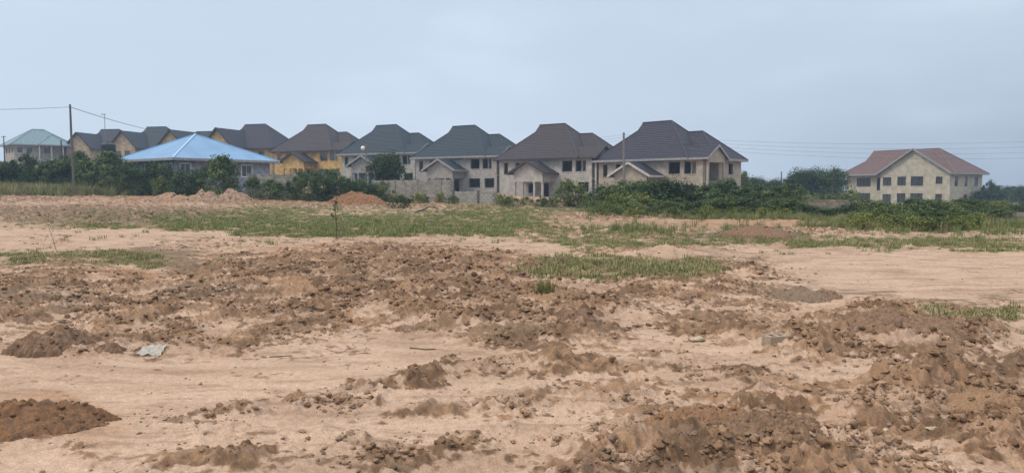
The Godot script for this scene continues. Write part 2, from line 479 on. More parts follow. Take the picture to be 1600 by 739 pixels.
func make_ground() -> void:
	control_maps()
	var n_big := noise(0.22, 3, 21)
	var n_mid := noise(0.8, 4, 22)
	var n_lump := cells(2.6, 23, FastNoiseLite.RETURN_DISTANCE)
	var n_cell := cells(2.6, 23, FastNoiseLite.RETURN_CELL_VALUE)
	var n_lump2 := cells(7.5, 33, FastNoiseLite.RETURN_DISTANCE)
	var n_streak := noise(1.0, 4, 34)
	var n_rid := noise(6.0, 3, 24)
	n_rid.fractal_type = FastNoiseLite.FRACTAL_RIDGED
	var n_fine := noise(9.0, 4, 25)
	var n_soil := noise(1.5, 5, 26)
	var n_soil2 := noise(6.0, 4, 27)
	var n_tone := noise(0.5, 4, 28)
	var n_pit := noise(3.2, 3, 29)
	var n_grit := noise(13.0, 3, 51)
	var n_smear := noise(1.4, 4, 53)
	var total := GR * GC
	var vs := PackedVector3Array(); vs.resize(total)
	var ns := PackedVector3Array(); ns.resize(total)
	gc.resize(total)
	gh.resize(total)
	var sand := Vector3(0.54, 0.383, 0.283)
	var sand2 := Vector3(0.41, 0.278, 0.198)
	var brown := Vector3(0.365, 0.230, 0.143)
	var umber := Vector3(0.160, 0.102, 0.066)
	var grey := Vector3(0.222, 0.158, 0.108)
	var red := Vector3(0.36, 0.19, 0.095)
	var turf := Vector3(0.215, 0.185, 0.095)
	for j in GR:
		var t := float(j) / (GR - 1)
		var d := row_d(t)
		var hw := half_width(d)
		var far := smoothstep(18.0, 60.0, d)
		for i in GC:
			var u := float(i) / (GC - 1)
			var x := (2.0 * u - 1.0) * hw
			var fx := u * 0.9999 * (KC - 1)
			var fy := t * 0.9999 * (KR - 1)
			var ii := int(fx)
			var jj := int(fy)
			fx -= ii
			fy -= jj
			var o := jj * KC + ii
			var w00 := (1.0 - fx) * (1.0 - fy)
			var w10 := fx * (1.0 - fy)
			var w01 := (1.0 - fx) * fy
			var w11 := fx * fy
			var o2 := o + KC
			var clod := k_clod[o] * w00 + k_clod[o + 1] * w10 + k_clod[o2] * w01 + k_clod[o2 + 1] * w11
			var snd := k_sand[o] * w00 + k_sand[o + 1] * w10 + k_sand[o2] * w01 + k_sand[o2 + 1] * w11
			var grs := k_grass[o] * w00 + k_grass[o + 1] * w10 + k_grass[o2] * w01 + k_grass[o2 + 1] * w11
			var drk := k_dark[o] * w00 + k_dark[o + 1] * w10 + k_dark[o2] * w01 + k_dark[o2 + 1] * w11
			var rd := k_red[o] * w00 + k_red[o + 1] * w10 + k_red[o2] * w01 + k_red[o2 + 1] * w11
			var up := k_up[o] * w00 + k_up[o + 1] * w10 + k_up[o2] * w01 + k_up[o2 + 1] * w11
			var mid := n_mid.get_noise_2d(x, d)
			var pit := n_pit.get_noise_2d(x, d)
			# lumps stand where this patchy measure is high
			var rough := clampf(clod * (1.0 + 1.3 * mid + 0.5 * pit) - 0.35 * snd * (1.0 - clod), 0.0, 1.3)
			var q1 := clampf(n_lump.get_noise_2d(x, d) + 1.0, 0.0, 1.2)
			var lump := 1.0 - 1.5 * q1 * q1
			var q2 := clampf(n_lump2.get_noise_2d(x, d) + 1.0, 0.0, 1.2)
			var lump2 := 1.0 - 1.5 * q2 * q2
			var own := n_cell.get_noise_2d(x, d)          # every lump has a tone and a height of its own
			var streak := n_streak.get_noise_2d(x * 0.5, d * 1.3)
			var rid := n_rid.get_noise_2d(x, d)
			var fine := n_fine.get_noise_2d(x, d)
			var h := land(x, d) + up * (0.36 + 0.2 * mid) + 0.05 * n_big.get_noise_2d(x, d)
			h += rough * (0.022 * mid + 0.030 * lump * (0.7 + 0.6 * own) + 0.036 * lump2 + 0.036 * rid + 0.015 * pit) + (0.0022 + 0.050 * rough) * fine
			h += 0.014 * pit * (0.25 + rough) + 0.008 * streak + 0.04 * grs * mid * (1.0 - rough)
			h += far * (0.10 * mid + 0.12 * rough * lump)
			var at_v := j * GC + i
			gh[at_v] = h
			vs[at_v] = Vector3(x, h, -d)
			# soil: pale dry sand, broken open to brown earth where it was churned
			var s1 := n_soil.get_noise_2d(x * 0.6, d * 1.15)
			var s2 := n_soil2.get_noise_2d(x, d)
			var tone := n_tone.get_noise_2d(x, d)
			var broken := smoothstep(0.12, 0.30, rough * (0.52 + 0.30 * own) + 0.55 * s1 + 0.45 * s2 - 0.05 - 0.12 * snd)
			var base := sand.lerp(sand2, clampf(0.40 + 0.9 * tone + 0.5 * s2 + 1.1 * streak - 0.25 * snd, 0.0, 1.0))
			var earth := brown.lerp(umber, clampf(0.36 + 1.3 * s2 + 0.8 * tone + 0.6 * own, 0.0, 1.0))
			var c := base.lerp(earth, broken)
			c = c.lerp(red.lerp(earth, 0.5 * broken), clampf(rd * (0.8 + 1.0 * s1), 0.0, 1.0))
			c = c.lerp(grey, smoothstep(0.15, 0.75, drk + 0.7 * s1 + 0.35 * s2 - 0.1) * minf(1.0, drk * 1.6))
			c = c.lerp(turf, smoothstep(0.15, 0.8, grs + 0.7 * s1 + 0.3 * s2 - 0.12) * minf(0.7, grs * 1.0))
			# dried mud dragged in smears along the plot
			c = c.lerp(sand2 * 0.72, 0.55 * smoothstep(0.16, 0.42, n_smear.get_noise_2d(x * 0.55, d * 2.4) + 0.35 * s2) * (1.0 - grs))
			c *= 1.0 + 0.16 * s2 + 0.22 * n_grit.get_noise_2d(x, d)
			gc[at_v] = Color(c.x, c.y, c.z)
	for j in GR:
		var ja := maxi(j - 1, 0)
		var jb := mini(j + 1, GR - 1)
		for i in GC:
			var ia := maxi(i - 1, 0)
			var ib := mini(i + 1, GC - 1)
			ns[j * GC + i] = (vs[j * GC + ib] - vs[j * GC + ia]).cross(vs[jb * GC + i] - vs[ja * GC + i]).normalized()
	var idx := PackedInt32Array(); idx.resize((GR - 1) * (GC - 1) * 6)
	var q := 0
	for j in GR - 1:
		for i in GC - 1:
			var a := j * GC + i
			idx[q] = a; idx[q + 1] = a + GC; idx[q + 2] = a + 1
			idx[q + 3] = a + 1; idx[q + 4] = a + GC; idx[q + 5] = a + GC + 1
			q += 6
	var arr := []
	arr.resize(Mesh.ARRAY_MAX)
	arr[Mesh.ARRAY_VERTEX] = vs
	arr[Mesh.ARRAY_NORMAL] = ns
	arr[Mesh.ARRAY_COLOR] = gc
	arr[Mesh.ARRAY_INDEX] = idx
	var am := ArrayMesh.new()
	am.add_surface_from_arrays(Mesh.PRIMITIVE_TRIANGLES, arr)
	var m := StandardMaterial3D.new()
	m.resource_name = "churned_soil"
	m.vertex_color_use_as_albedo = true
	m.roughness = 0.97
	m.metallic_specular = 0.15
	m.albedo_texture = tex_fine
	m.uv1_triplanar = true
	m.uv1_world_triplanar = true
	m.uv1_scale = Vector3.ONE * 0.9
	m.heightmap_enabled = true
	m.heightmap_texture = tex_bump
	m.heightmap_scale = 0.15
	am.surface_set_material(0, m)
	mats["soil"] = m
	var g := MeshInstance3D.new()
	g.name = "ground"
	g.mesh = am
	add_child(g)
	tag(g, "churned sandy soil of the cleared plot with clods and grass", "", "", "structure")
	# the land beyond and around the plot, a coarser sheet just below the fine one
	var mb := MB.new()
	mb.colored = true
	var xs := [-420.0, -300.0]
	var xx := -240.0
	while xx <= 240.0:
		xs.append(xx)
		xx += 10.0
	xs.append_array([300.0, 420.0])
	var ds := [-60.0, -20.0, -5.0, 2.0]
	var dd := 10.0
	while dd < 320.0:
		ds.append(dd)
		dd += 10.0
	ds.append_array([400.0])
	for j in ds.size() - 1:
		for i in xs.size() - 1:
			var p := []
			for k in [[0, 0], [1, 0], [1, 1], [0, 1]]:
				var X: float = xs[i + k[0]]
				var D: float = ds[j + k[1]]
				var low := 0.5 if D < D1 - 10.0 and D > D0 and abs(X) < half_width(D) else 0.06
				p.append(Vector3(X, land(X, D) - low, -D))
			mb.tint = Color(0.24, 0.19, 0.115)
			mb.quad(p[0], p[1], p[2], p[3], Vector3.UP)
	var f := part("terrain", mb, m, self)
	tag(f, "land with low growth lying beyond the plot", "", "", "structure")

# ================================================================ houses
func clip(p: Array, dir: Vector3, at_s: float, keep_above: bool) -> Array:
	var out := []
	for k in p.size():
		var a: Vector3 = p[k]
		var b: Vector3 = p[(k + 1) % p.size()]
		var sa := a.dot(dir) - at_s
		var sb := b.dot(dir) - at_s
		if not keep_above:
			sa = -sa
			sb = -sb
		if sa >= 0.0: out.append(a)
		if (sa > 0.0 and sb < 0.0) or (sa < 0.0 and sb > 0.0):
			out.append(a.lerp(b, sa / (sa - sb)))
	return out

# a roof slope laid in courses: every course tilts up a little over the one below it
func slope(mb: MB, p: Array, course := 0.40) -> void:
	var lap := 0.04 if course < 0.6 else 0.012
	var nrm: Vector3 = (p[1] - p[0]).cross(p[2] - p[0]).normalized()
	if nrm.y < 0.0: nrm = -nrm
	var dir := (Vector3.UP - nrm * nrm.y).normalized()
	var lo := 1e9
	var hi := -1e9
	for q in p:
		lo = minf(lo, q.dot(dir))
		hi = maxf(hi, q.dot(dir))
	var s := lo
	while s < hi - 0.02:
		var e := minf(s + course, hi)
		var band := clip(clip(p, dir, s, true), dir, e, false)
		if band.size() >= 3:
			var raised := []
			var foot := []
			for q in band:
				var k: float = 1.0 - clampf((q.dot(dir) - s) / course, 0.0, 1.0)
				raised.append(q + nrm * lap * k)
				if q.dot(dir) - s < 0.01: foot.append(q)
			mb.poly(raised, nrm)
			if foot.size() == 2:
				mb.quad(foot[0], foot[1], foot[1] + nrm * lap, foot[0] + nrm * lap, -dir)
		s += course

# hipped roof over the eave rectangle x0..x1, z0..z1 with its ridge along x; g is the gablet at the x0 end (share of the rise), kick flares the eaves
func hip(parent: Node, called: String, x0: float, x1: float, z0: float, z1: float, ye: float, rise: float, g: float, m: Material, trim: Material, course := 0.4, cap: Material = null) -> Node3D:
	var mb := MB.new()
	var half := (z1 - z0) / 2.0
	var zm := (z0 + z1) / 2.0
	var top := ye + rise
	var hx := minf(half, (x1 - x0) / 2.0)
	var yg := ye + rise * (1.0 - g)
	var xg := x0 + hx * (1.0 - g)
	var xr := x1 - hx
	var over := 0.25 if g > 0.0 else 0.0
	var ridge_l := Vector3(xg - over, top, zm)
	var ridge_r := Vector3(xr, top, zm)
	for s in [1.0, -1.0]:
		var ze: float = zm + s * half
		var zg: float = zm + s * half * g
		slope(mb, [Vector3(x0, ye, ze), Vector3(x1, ye, ze), ridge_r, Vector3(xg, top, zm), Vector3(xg, yg, zg)], course)
		if g > 0.0:
			mb.quad(Vector3(xg, top, zm), ridge_l, Vector3(xg - over, yg, zg), Vector3(xg, yg, zg), Vector3(0, 1, s))
	slope(mb, [Vector3(x1, ye, z0), Vector3(x1, ye, z1), ridge_r], course)
	if g > 0.0:
		slope(mb, [Vector3(x0, ye, z1), Vector3(x0, ye, z0), Vector3(xg, yg, zm - half * g), Vector3(xg, yg, zm + half * g)], course)
	else:
		slope(mb, [Vector3(x0, ye, z1), Vector3(x0, ye, z0), Vector3(xg, top, zm)], course)
	# soffit
	mb.box(Vector3(x0 + 0.05, ye - 0.10, z0 + 0.05), Vector3(x1 - 0.05, ye - 0.05, z1 - 0.05))
	var r := part(called, mb, m, parent)
	var caps := MB.new()
	for e in [[Vector3(x0, ye, z1), Vector3(xg, yg, zm + half * g)], [Vector3(x0, ye, z0), Vector3(xg, yg, zm - half * g)], [Vector3(x1, ye, z1), ridge_r], [Vector3(x1, ye, z0), ridge_r], [ridge_l, ridge_r]]:
		if e[0].distance_to(e[1]) > 0.3:
			caps.bar(e[0] + Vector3(0, 0.03, 0), e[1] + Vector3(0, 0.04, 0), 0.22, 0.07)
	part("ridge_cap", caps, cap if cap else m, r)
	if g > 0.0:
		var gb := MB.new()
		gb.tri(Vector3(xg - 0.02, yg, zm + half * g), Vector3(xg - 0.02, yg, zm - half * g), Vector3(xg - 0.02, top, zm), Vector3.LEFT)
		part("gablet", gb, trim, r)
	var fb := MB.new()
	fascia(fb, x0, x1, z0, z1, ye)
	part("fascia_board", fb, trim, r)
	return r

func fascia(fb: MB, x0: float, x1: float, z0: float, z1: float, ye: float) -> void:
	fb.box(Vector3(x0 - 0.02, ye - 0.26, z1 - 0.04), Vector3(x1 + 0.02, ye + 0.03, z1 + 0.02))
	fb.box(Vector3(x0 - 0.02, ye - 0.26, z0 - 0.02), Vector3(x1 + 0.02, ye + 0.03, z0 + 0.04))
	fb.box(Vector3(x0 - 0.02, ye - 0.26, z0 + 0.04), Vector3(x0 + 0.04, ye + 0.03, z1 - 0.04))
	fb.box(Vector3(x1 - 0.04, ye - 0.26, z0 + 0.04), Vector3(x1 + 0.02, ye + 0.03, z1 - 0.04))

# gabled roof whose ridge runs from the gable face back along -z (in the frame xf); half is the half width at the eaves
func gable(parent: Node, called: String, xf: Transform3D, half: float, ye: float, rise: float, front: float, back: float, wall_half: float, m: Material, trim: Material, wall: Material, face_at: float, face_low: float) -> Node3D:
	var mb := MB.new()
	for s in [-1.0, 1.0]:
		slope(mb, [xf * Vector3(s * half, ye, front), xf * Vector3(s * half, ye, back), xf * Vector3(0, ye + rise, back), xf * Vector3(0, ye + rise, front)], 0.4)
		var nn: Vector3 = xf.basis * Vector3(0, -1, 0)
		mb.quad(xf * Vector3(s * half, ye - 0.05, front), xf * Vector3(s * half, ye - 0.05, back), xf * Vector3(0, ye + rise - 0.06, back), xf * Vector3(0, ye + rise - 0.06, front), nn)
	var r := part(called, mb, m, parent)
	var fb := MB.new()
	for s in [-1.0, 1.0]:
		var a := xf * Vector3(s * (half + 0.02), ye - 0.06, front + 0.02)
		var b := xf * Vector3(0, ye + rise - 0.02, front + 0.02)
		fb.bar(a, b, 0.05, 0.30, xf.basis * Vector3(0, 0, 1) if false else Vector3.UP)
		var c := xf * Vector3(s * (half + 0.02), ye - 0.08, front)
		var e := xf * Vector3(s * (half + 0.02), ye - 0.08, back)
		fb.bar(c, e, 0.05, 0.26)
	part("barge_board", fb, trim, r)
	var gw := MB.new()
	var hw := wall_half
	var wy := ye + rise * (1.0 - hw / half) - 0.08
	for k in 2:
		var z := face_at - 0.2 * k
		gw.poly([xf * Vector3(-hw, face_low, z), xf * Vector3(hw, face_low, z), xf * Vector3(hw, wy, z), xf * Vector3(0, ye + rise - 0.08, z), xf * Vector3(-hw, wy, z)], xf.basis * Vector3(0, 0, 1.0 - 2.0 * k))
	gw.quad(xf * Vector3(-hw, face_low, face_at), xf * Vector3(hw, face_low, face_at), xf * Vector3(hw, face_low, face_at - 0.2), xf * Vector3(-hw, face_low, face_at - 0.2), Vector3.DOWN)
	part("gable_wall", gw, wall, parent)
	return r

# a wall with openings; in the frame xf it runs along x from a to b, its outer face at z = 0; openings are [x0, x1, y0, y1]
func wall_panel(mb: MB, xf: Transform3D, a: float, b: float, y0: float, y1: float, thick: float, openings: Array) -> void:
	var cuts := [a, b]
	for o in openings:
		cuts.append(o[0])
		cuts.append(o[1])
	cuts.sort()
	for k in cuts.size() - 1:
		var l: float = cuts[k]
		var r: float = cuts[k + 1]
		if r - l < 0.01 or l < a - 0.001 or r > b + 0.001: continue
		var spans := []
		for o in openings:
			if o[0] < r - 0.005 and o[1] > l + 0.005: spans.append([o[2], o[3]])
		spans.sort_custom(func(p, q): return p[0] < q[0])
		var y := y0
		for s in spans:
			if s[0] > y: mb.box(Vector3(l, y, -thick), Vector3(r, s[0], 0), xf)
			y = s[1]
		if y < y1: mb.box(Vector3(l, y, -thick), Vector3(r, y1, 0), xf)

# a window set in an opening: surround of plaster, metal frame with glazing bars, and panes; "bare" leaves only the surround and an unglazed hole
func window(parent: Node, xf: Transform3D, o: Array, style: String, surround: Material) -> void:
	var mb := MB.new()
	var x0: float = o[0]
	var x1: float = o[1]
	var y0: float = o[2]
	var y1: float = o[3]
	mb.box(Vector3(x0 - 0.10, y0 - 0.10, -0.02), Vector3(x1 + 0.10, y0, 0.05), xf)
	mb.box(Vector3(x0 - 0.10, y1, -0.02), Vector3(x1 + 0.10, y1 + 0.10, 0.035), xf)
	mb.box(Vector3(x0 - 0.10, y0, -0.02), Vector3(x0, y1, 0.03), xf)
	mb.box(Vector3(x1, y0, -0.02), Vector3(x1 + 0.10, y1, 0.03), xf)
	var w := part("window", mb, surround, parent)
	if style == "bare": return
	var fr := MB.new()
	var z := -0.12
	fr.box(Vector3(x0, y0, z), Vector3(x0 + 0.05, y1, z + 0.05), xf)
	fr.box(Vector3(x1 - 0.05, y0, z), Vector3(x1, y1, z + 0.05), xf)
	fr.box(Vector3(x0 + 0.05, y0, z), Vector3(x1 - 0.05, y0 + 0.05, z + 0.05), xf)
	fr.box(Vector3(x0 + 0.05, y1 - 0.05, z), Vector3(x1 - 0.05, y1, z + 0.05), xf)
	var n := maxi(1, int(round((x1 - x0) / 0.8)))
	for k in range(1, n):
		var xm := lerpf(x0, x1, float(k) / n)
		fr.box(Vector3(xm - 0.025, y0 + 0.05, z + 0.004), Vector3(xm + 0.025, y1 - 0.05, z + 0.044), xf)
	part("frame", fr, mats["frame_dark"] if style == "dark" else mats["frame_white"], w)
	for k in n:
		var pb := MB.new()
		pb.box(Vector3(lerpf(x0, x1, float(k) / n) + 0.03, y0 + 0.04, z + 0.018), Vector3(lerpf(x0, x1, float(k + 1) / n) - 0.03, y1 - 0.04, z + 0.026), xf)
		part("pane", pb, mats["glass"], w)

func shell(o: Node3D, W: float, D: float, low: float, eave: float, front: Array, right: Array, wall: Material, surround: Material, style: String, left := [], floors := true) -> void:
	var t := 0.22
	var xf_front := Transform3D.IDENTITY
	var xf_right := Transform3D(Basis(Vector3(0, 0, -1), Vector3.UP, Vector3(1, 0, 0)), Vector3.ZERO)       # x runs back along -z
	var xf_left := Transform3D(Basis(Vector3(0, 0, 1), Vector3.UP, Vector3(-1, 0, 0)), Vector3(-W, 0, -D))
	var xf_back := Transform3D(Basis(Vector3(-1, 0, 0), Vector3.UP, Vector3(0, 0, -1)), Vector3(0, 0, -D))
	for side in [[xf_front, -W, 0.0, front], [xf_right, t, D - t, right], [xf_left, t, D - t, left], [xf_back, 0.0, W, []]]:
		var mb := MB.new()
		wall_panel(mb, side[0], side[1], side[2], low, eave, t, side[3])
		part("wall", mb, wall, o)
		for w in side[3]:
			if w.size() < 5: window(o, side[0], w, style, surround)
			elif w[4] == "glazed": window(o, side[0], w, "dark", surround)
	if floors:
		var fl := MB.new()
		fl.box(Vector3(-W + t, 2.85, -D + t), Vector3(-t, 3.0, -t))
		fl.box(Vector3(-W + t, low, -D + t), Vector3(-t, 0.05, -t))
		# a cross wall keeps the rooms dark
		fl.box(Vector3(-W + t, 0.05, -D * 0.5), Vector3(-t, 2.85, -D * 0.5 + 0.15))
		fl.box(Vector3(-W + t, 3.0, -D * 0.5), Vector3(-t, eave, -D * 0.5 + 0.15))
		part("floor_slab", fl, mats["raw_concrete"], o)

# two-storey house with a hipped main roof, a lower wing behind, a balcony under a small gable and a gabled porch in front
func porch_house(label: String, at_p: Vector3, turn: float, wall: Material, roof: Material, trim: Material, style: String, porch_wall: Material, porch_roof: Material, porch_trim: Material, blue_gate := false) -> Node3D:
	var o := thing("two_storey_house", label, "house", at_p, turn)
	var W := 17.0
	var D := 11.0
	var E := 6.1
	var front := [[-16.2, -15.4, 3.7, 5.5], [-5.2, -3.4, 4.0, 5.6], [-2.8, -1.0, 4.0, 5.6], [-5.6, -3.3, 0.9, 2.4], [-2.4, -0.5, 0.9, 2.4], [-8.8, -7.6, 0.0, 2.2, "door"], [-11.4, -10.1, 0.8, 2.1], [-13.9, -13.1, 3.7, 5.5]]
	var right := [[0.7, 4.4, 3.0, 5.5, "balcony"], [0.9, 3.9, 0.3, 2.5, "open"], [7.2, 8.5, 4.0, 5.5], [7.0, 8.4, 0.9, 2.3]]
	shell(o, W, D, -1.6, E - 0.1, front, right, wall, wall, style, [[2.0, 3.4, 4.0, 5.5], [6.5, 8.0, 4.0, 5.5]])
	# balcony recess: back and side walls, slab, door leaf opening
	var mb := MB.new()
	mb.box(Vector3(-1.9, 3.0, -5.0), Vector3(-1.75, E - 0.1, -0.24))
	mb.box(Vector3(-1.75, 3.0, -4.75), Vector3(-0.23, E - 0.1, -4.6))
	part("balcony_wall", mb, wall, o)
	var sl := MB.new()
	sl.box(Vector3(-0.2, 2.82, -4.6), Vector3(0.82, 2.97, -0.02))
	part("balcony_slab", sl, mats["raw_concrete"], o)
	var pl := MB.new()
	pl.box(Vector3(0.5, -1.6, -4.62), Vector3(0.79, 5.98, -4.34))
	part("pillar", pl, wall, o)
	var pl2 := MB.new()
	pl2.box(Vector3(0.5, -1.6, -0.28), Vector3(0.79, 5.98, 0.0))
	part("pillar", pl2, wall, o)
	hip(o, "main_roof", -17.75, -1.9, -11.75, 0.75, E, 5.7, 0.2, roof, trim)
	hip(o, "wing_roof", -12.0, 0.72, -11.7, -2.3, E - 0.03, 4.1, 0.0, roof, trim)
	var side := Transform3D(Basis(Vector3(0, 0, -1), Vector3.UP, Vector3(1, 0, 0)), Vector3(0, 0, -2.3))
	gable(o, "balcony_roof", side, 2.85, E - 0.05, 1.7, 1.15, -6.0, 2.35, roof, trim, wall, 0.80, 5.5)
	# porch
	var pf := Transform3D(Basis.IDENTITY, Vector3(-9.2, 0, 0))
	gable(o, "porch_roof", pf, 3.45, 3.75, 1.8, 3.9, -0.1, 2.7, porch_roof, porch_trim, porch_wall, 3.3, 2.45)
	var bm := MB.new()
	bm.box(Vector3(-11.9, 2.45, 0.02), Vector3(-11.7, 3.85, 3.1))
	bm.box(Vector3(-6.7, 2.45, 0.02), Vector3(-6.5, 3.85, 3.1))
	bm.box(Vector3(-11.69, 2.6, 0.02), Vector3(-6.71, 2.7, 3.09))
	part("porch_beam", bm, porch_wall, o)
	for x in [-11.75, -10.3, -8.1, -6.65]:
		var cb := MB.new()
		cb.box(Vector3(x - 0.15, -1.4, 3.0), Vector3(x + 0.15, 2.45, 3.3))
		cb.box(Vector3(x - 0.22, 2.25, 2.93), Vector3(x + 0.22, 2.44, 3.37))
		cb.box(Vector3(x - 0.22, 0.0, 2.93), Vector3(x + 0.22, 0.2, 3.37))
		part("column", cb, porch_wall, o)
	var fl := MB.new()
	fl.box(Vector3(-12.0, -1.6, 0.02), Vector3(-6.4, 0.05, 3.5))
	part("porch_floor", fl, mats["raw_concrete"], o)
	if blue_gate:
		var gb := MB.new()
		gb.box(Vector3(-11.55, 0.0, 2.7), Vector3(-6.85, 2.44, 2.78))
		for k in 12:
			gb.box(Vector3(-11.5 + k * 0.4, 0.05, 2.78), Vector3(-11.4 + k * 0.4, 2.4, 2.81))
		part("garage_door", gb, mats["blue_metal"], o)
	return o

# two-storey house whose long gabled wing faces the lane and runs back into a higher hipped roof
func gable_house(label: String, at_p: Vector3, turn: float, wall: Material, roof: Material, trim: Material, peak: float) -> Node3D:
	var o := thing("gabled_house", label, "house", at_p, turn, "gabled houses along the lane")
	var W := 15.0
	var D := 11.0
	var E := 6.1
	shell(o, W, D, -2.0, E - 0.1, [[-6.0, -4.4, 4.0, 5.4], [-3.4, -1.8, 4.0, 5.4], [-6.0, -4.4, 0.9, 2.3]], [[2.0, 3.4, 4.0, 5.4], [7.0, 8.4, 4.0, 5.4]], wall, mats["cream_trim"], "dark", [[3.0, 4.4, 4.0, 5.4]])
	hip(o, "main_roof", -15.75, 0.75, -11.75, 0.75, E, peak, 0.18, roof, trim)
	var pf := Transform3D(Basis.IDENTITY, Vector3(-9.6, 0, 0))
	gable(o, "front_gable", pf, 3.9, E - 0.04, 4.1, 5.6, -6.0, 3.2, roof, trim, wall, 5.0, 5.9)
	var mb := MB.new()
	for s in [-1.0, 1.0]:
		mb.box(Vector3(-9.6 + s * 3.2 - 0.11, -2.0, 0.02), Vector3(-9.6 + s * 3.2 + 0.11, 6.1, 4.79))
	var ops := [[-11.5, -10.1, 4.0, 5.4], [-9.1, -7.7, 4.0, 5.4]]
	var xf := Transform3D(Basis.IDENTITY, Vector3(0, 0, 5.0))
	wall_panel(mb, xf, -12.91, -6.29, -2.0, 5.9, 0.2, ops)
	part("wall", mb, wall, o)
	for w in ops: window(o, xf, w, "dark", mats["cream_trim"])
	return o

func make_houses() -> void:
	mat("raw_concrete", Color(0.30, 0.28, 0.25), 0.95, tex_blotch, 0.3)
	mat("frame_dark", Color(0.03, 0.03, 0.032), 0.5)
	mat("frame_white", Color(0.70, 0.70, 0.68), 0.5)
	var glass := mat("glass", Color(0.22, 0.25, 0.26), 0.06, null, 1.0, 0.0, 0.5)
	glass.transparency = BaseMaterial3D.TRANSPARENCY_ALPHA
	glass.albedo_color.a = 0.07
	mat("cream_trim", Color(0.55, 0.47, 0.34), 0.85, tex_blotch, 0.3)
	mat("blue_metal", Color(0.045, 0.085, 0.24), 0.5, tex_blotch, 0.4)
	var render_grey := mat("grey_plaster", Color(0.37, 0.352, 0.322), 0.95, tex_stain, 0.16)
	var render_pale := mat("pale_plaster", Color(0.44, 0.42, 0.375), 0.95, tex_stain, 0.13)
	var render_beige := mat("beige_plaster", Color(0.39, 0.345, 0.28), 0.95, tex_stain, 0.12)
	var cement := mat("cement_plaster", Color(0.33, 0.315, 0.29), 0.95, tex_stain, 0.2)
	var mustard := mat("mustard_paint", Color(0.64, 0.41, 0.150), 0.85, tex_blotch, 0.12)
	var dull_yellow := mat("dull_yellow_paint", Color(0.58, 0.41, 0.19), 0.85, tex_blotch, 0.12)
	var tan_paint := mat("tan_paint", Color(0.53, 0.395, 0.25), 0.85, tex_blotch, 0.12)
	var old_cream := mat("weathered_cream_paint", Color(0.49, 0.445, 0.345), 0.92, tex_stain, 0.10)
	var lilac := mat("lilac_grey_paint", Color(0.36, 0.37, 0.44), 0.9, tex_blotch, 0.2)
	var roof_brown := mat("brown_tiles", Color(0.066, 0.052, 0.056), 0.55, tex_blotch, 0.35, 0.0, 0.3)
	var roof_purple := mat("plum_brown_tiles", Color(0.047, 0.045, 0.062), 0.55, tex_blotch, 0.35, 0.0, 0.3)  # blue cast of the reflected sky is mixed into this base colour
	var roof_green := mat("green_grey_tiles", Color(0.035, 0.053, 0.068), 0.55, tex_blotch, 0.35, 0.0, 0.3)  # base colour also carries the blue of the sky reflection
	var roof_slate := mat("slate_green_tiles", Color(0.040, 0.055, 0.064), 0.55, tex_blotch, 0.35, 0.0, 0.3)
	var roof_red := mat("faded_red_tiles", Color(0.165, 0.098, 0.086), 0.6, tex_blotch, 0.3, 0.0, 0.4)
	var roof_teal := mat("teal_sheet", Color(0.15, 0.25, 0.28), 0.45, tex_blotch, 0.25, 0.0, 0.5)
	var roof_blue := mat("blue_sheet", Color(0.14, 0.30, 0.51), 0.42, tex_stain, 0.05, 0.0, 0.5)
	var fascia_dark := mat("dark_fascia", Color(0.05, 0.045, 0.045), 0.7)
	var fascia_pale := mat("pale_fascia", Color(0.34, 0.34, 0.34), 0.7, tex_blotch, 0.4)
	var fascia_white := mat("white_fascia", Color(0.55, 0.54, 0.51), 0.7, tex_blotch, 0.4)
	# near corners of the porch houses along the lane: photograph column, distance, eave row
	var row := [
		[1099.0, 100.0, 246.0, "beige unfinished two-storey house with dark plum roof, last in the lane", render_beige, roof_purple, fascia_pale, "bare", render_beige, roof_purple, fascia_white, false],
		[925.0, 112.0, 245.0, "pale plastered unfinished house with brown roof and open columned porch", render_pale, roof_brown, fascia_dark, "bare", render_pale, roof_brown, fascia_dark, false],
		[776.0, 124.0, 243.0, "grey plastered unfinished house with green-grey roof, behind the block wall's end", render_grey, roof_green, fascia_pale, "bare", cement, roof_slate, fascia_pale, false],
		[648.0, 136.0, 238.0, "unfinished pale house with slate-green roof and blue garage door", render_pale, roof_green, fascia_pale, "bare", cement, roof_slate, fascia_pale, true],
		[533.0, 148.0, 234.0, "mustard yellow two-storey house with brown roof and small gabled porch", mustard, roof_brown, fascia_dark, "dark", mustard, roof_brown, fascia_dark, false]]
	for k in row.size():
		var r: Array = row[k]
		var c := at(r[0], r[2], r[1])
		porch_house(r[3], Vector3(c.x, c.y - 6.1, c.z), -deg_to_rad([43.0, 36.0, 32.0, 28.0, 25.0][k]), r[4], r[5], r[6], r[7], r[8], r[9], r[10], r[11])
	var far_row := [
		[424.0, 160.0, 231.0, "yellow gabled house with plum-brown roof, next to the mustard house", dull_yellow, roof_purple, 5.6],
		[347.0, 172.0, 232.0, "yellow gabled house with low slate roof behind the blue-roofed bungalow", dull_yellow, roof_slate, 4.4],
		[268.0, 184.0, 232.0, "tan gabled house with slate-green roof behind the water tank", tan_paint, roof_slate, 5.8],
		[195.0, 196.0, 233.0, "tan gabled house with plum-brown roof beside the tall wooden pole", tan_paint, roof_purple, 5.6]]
	for k in far_row.size():
		var r: Array = far_row[k]
		var c := at(r[0], r[2], r[1])
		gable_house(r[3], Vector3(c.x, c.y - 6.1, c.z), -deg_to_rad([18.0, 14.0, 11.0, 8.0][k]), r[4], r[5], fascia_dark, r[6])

	# bungalow with a blue sheet roof, its corner towards the plot
	var c0 := at(274.0, 247.0, 87.0)
	var b := thing("bungalow", "low grey bungalow with bright blue metal hip roof and white window frames", "house", Vector3(c0.x, c0.y - 2.9, c0.z), deg_to_rad(52.0))
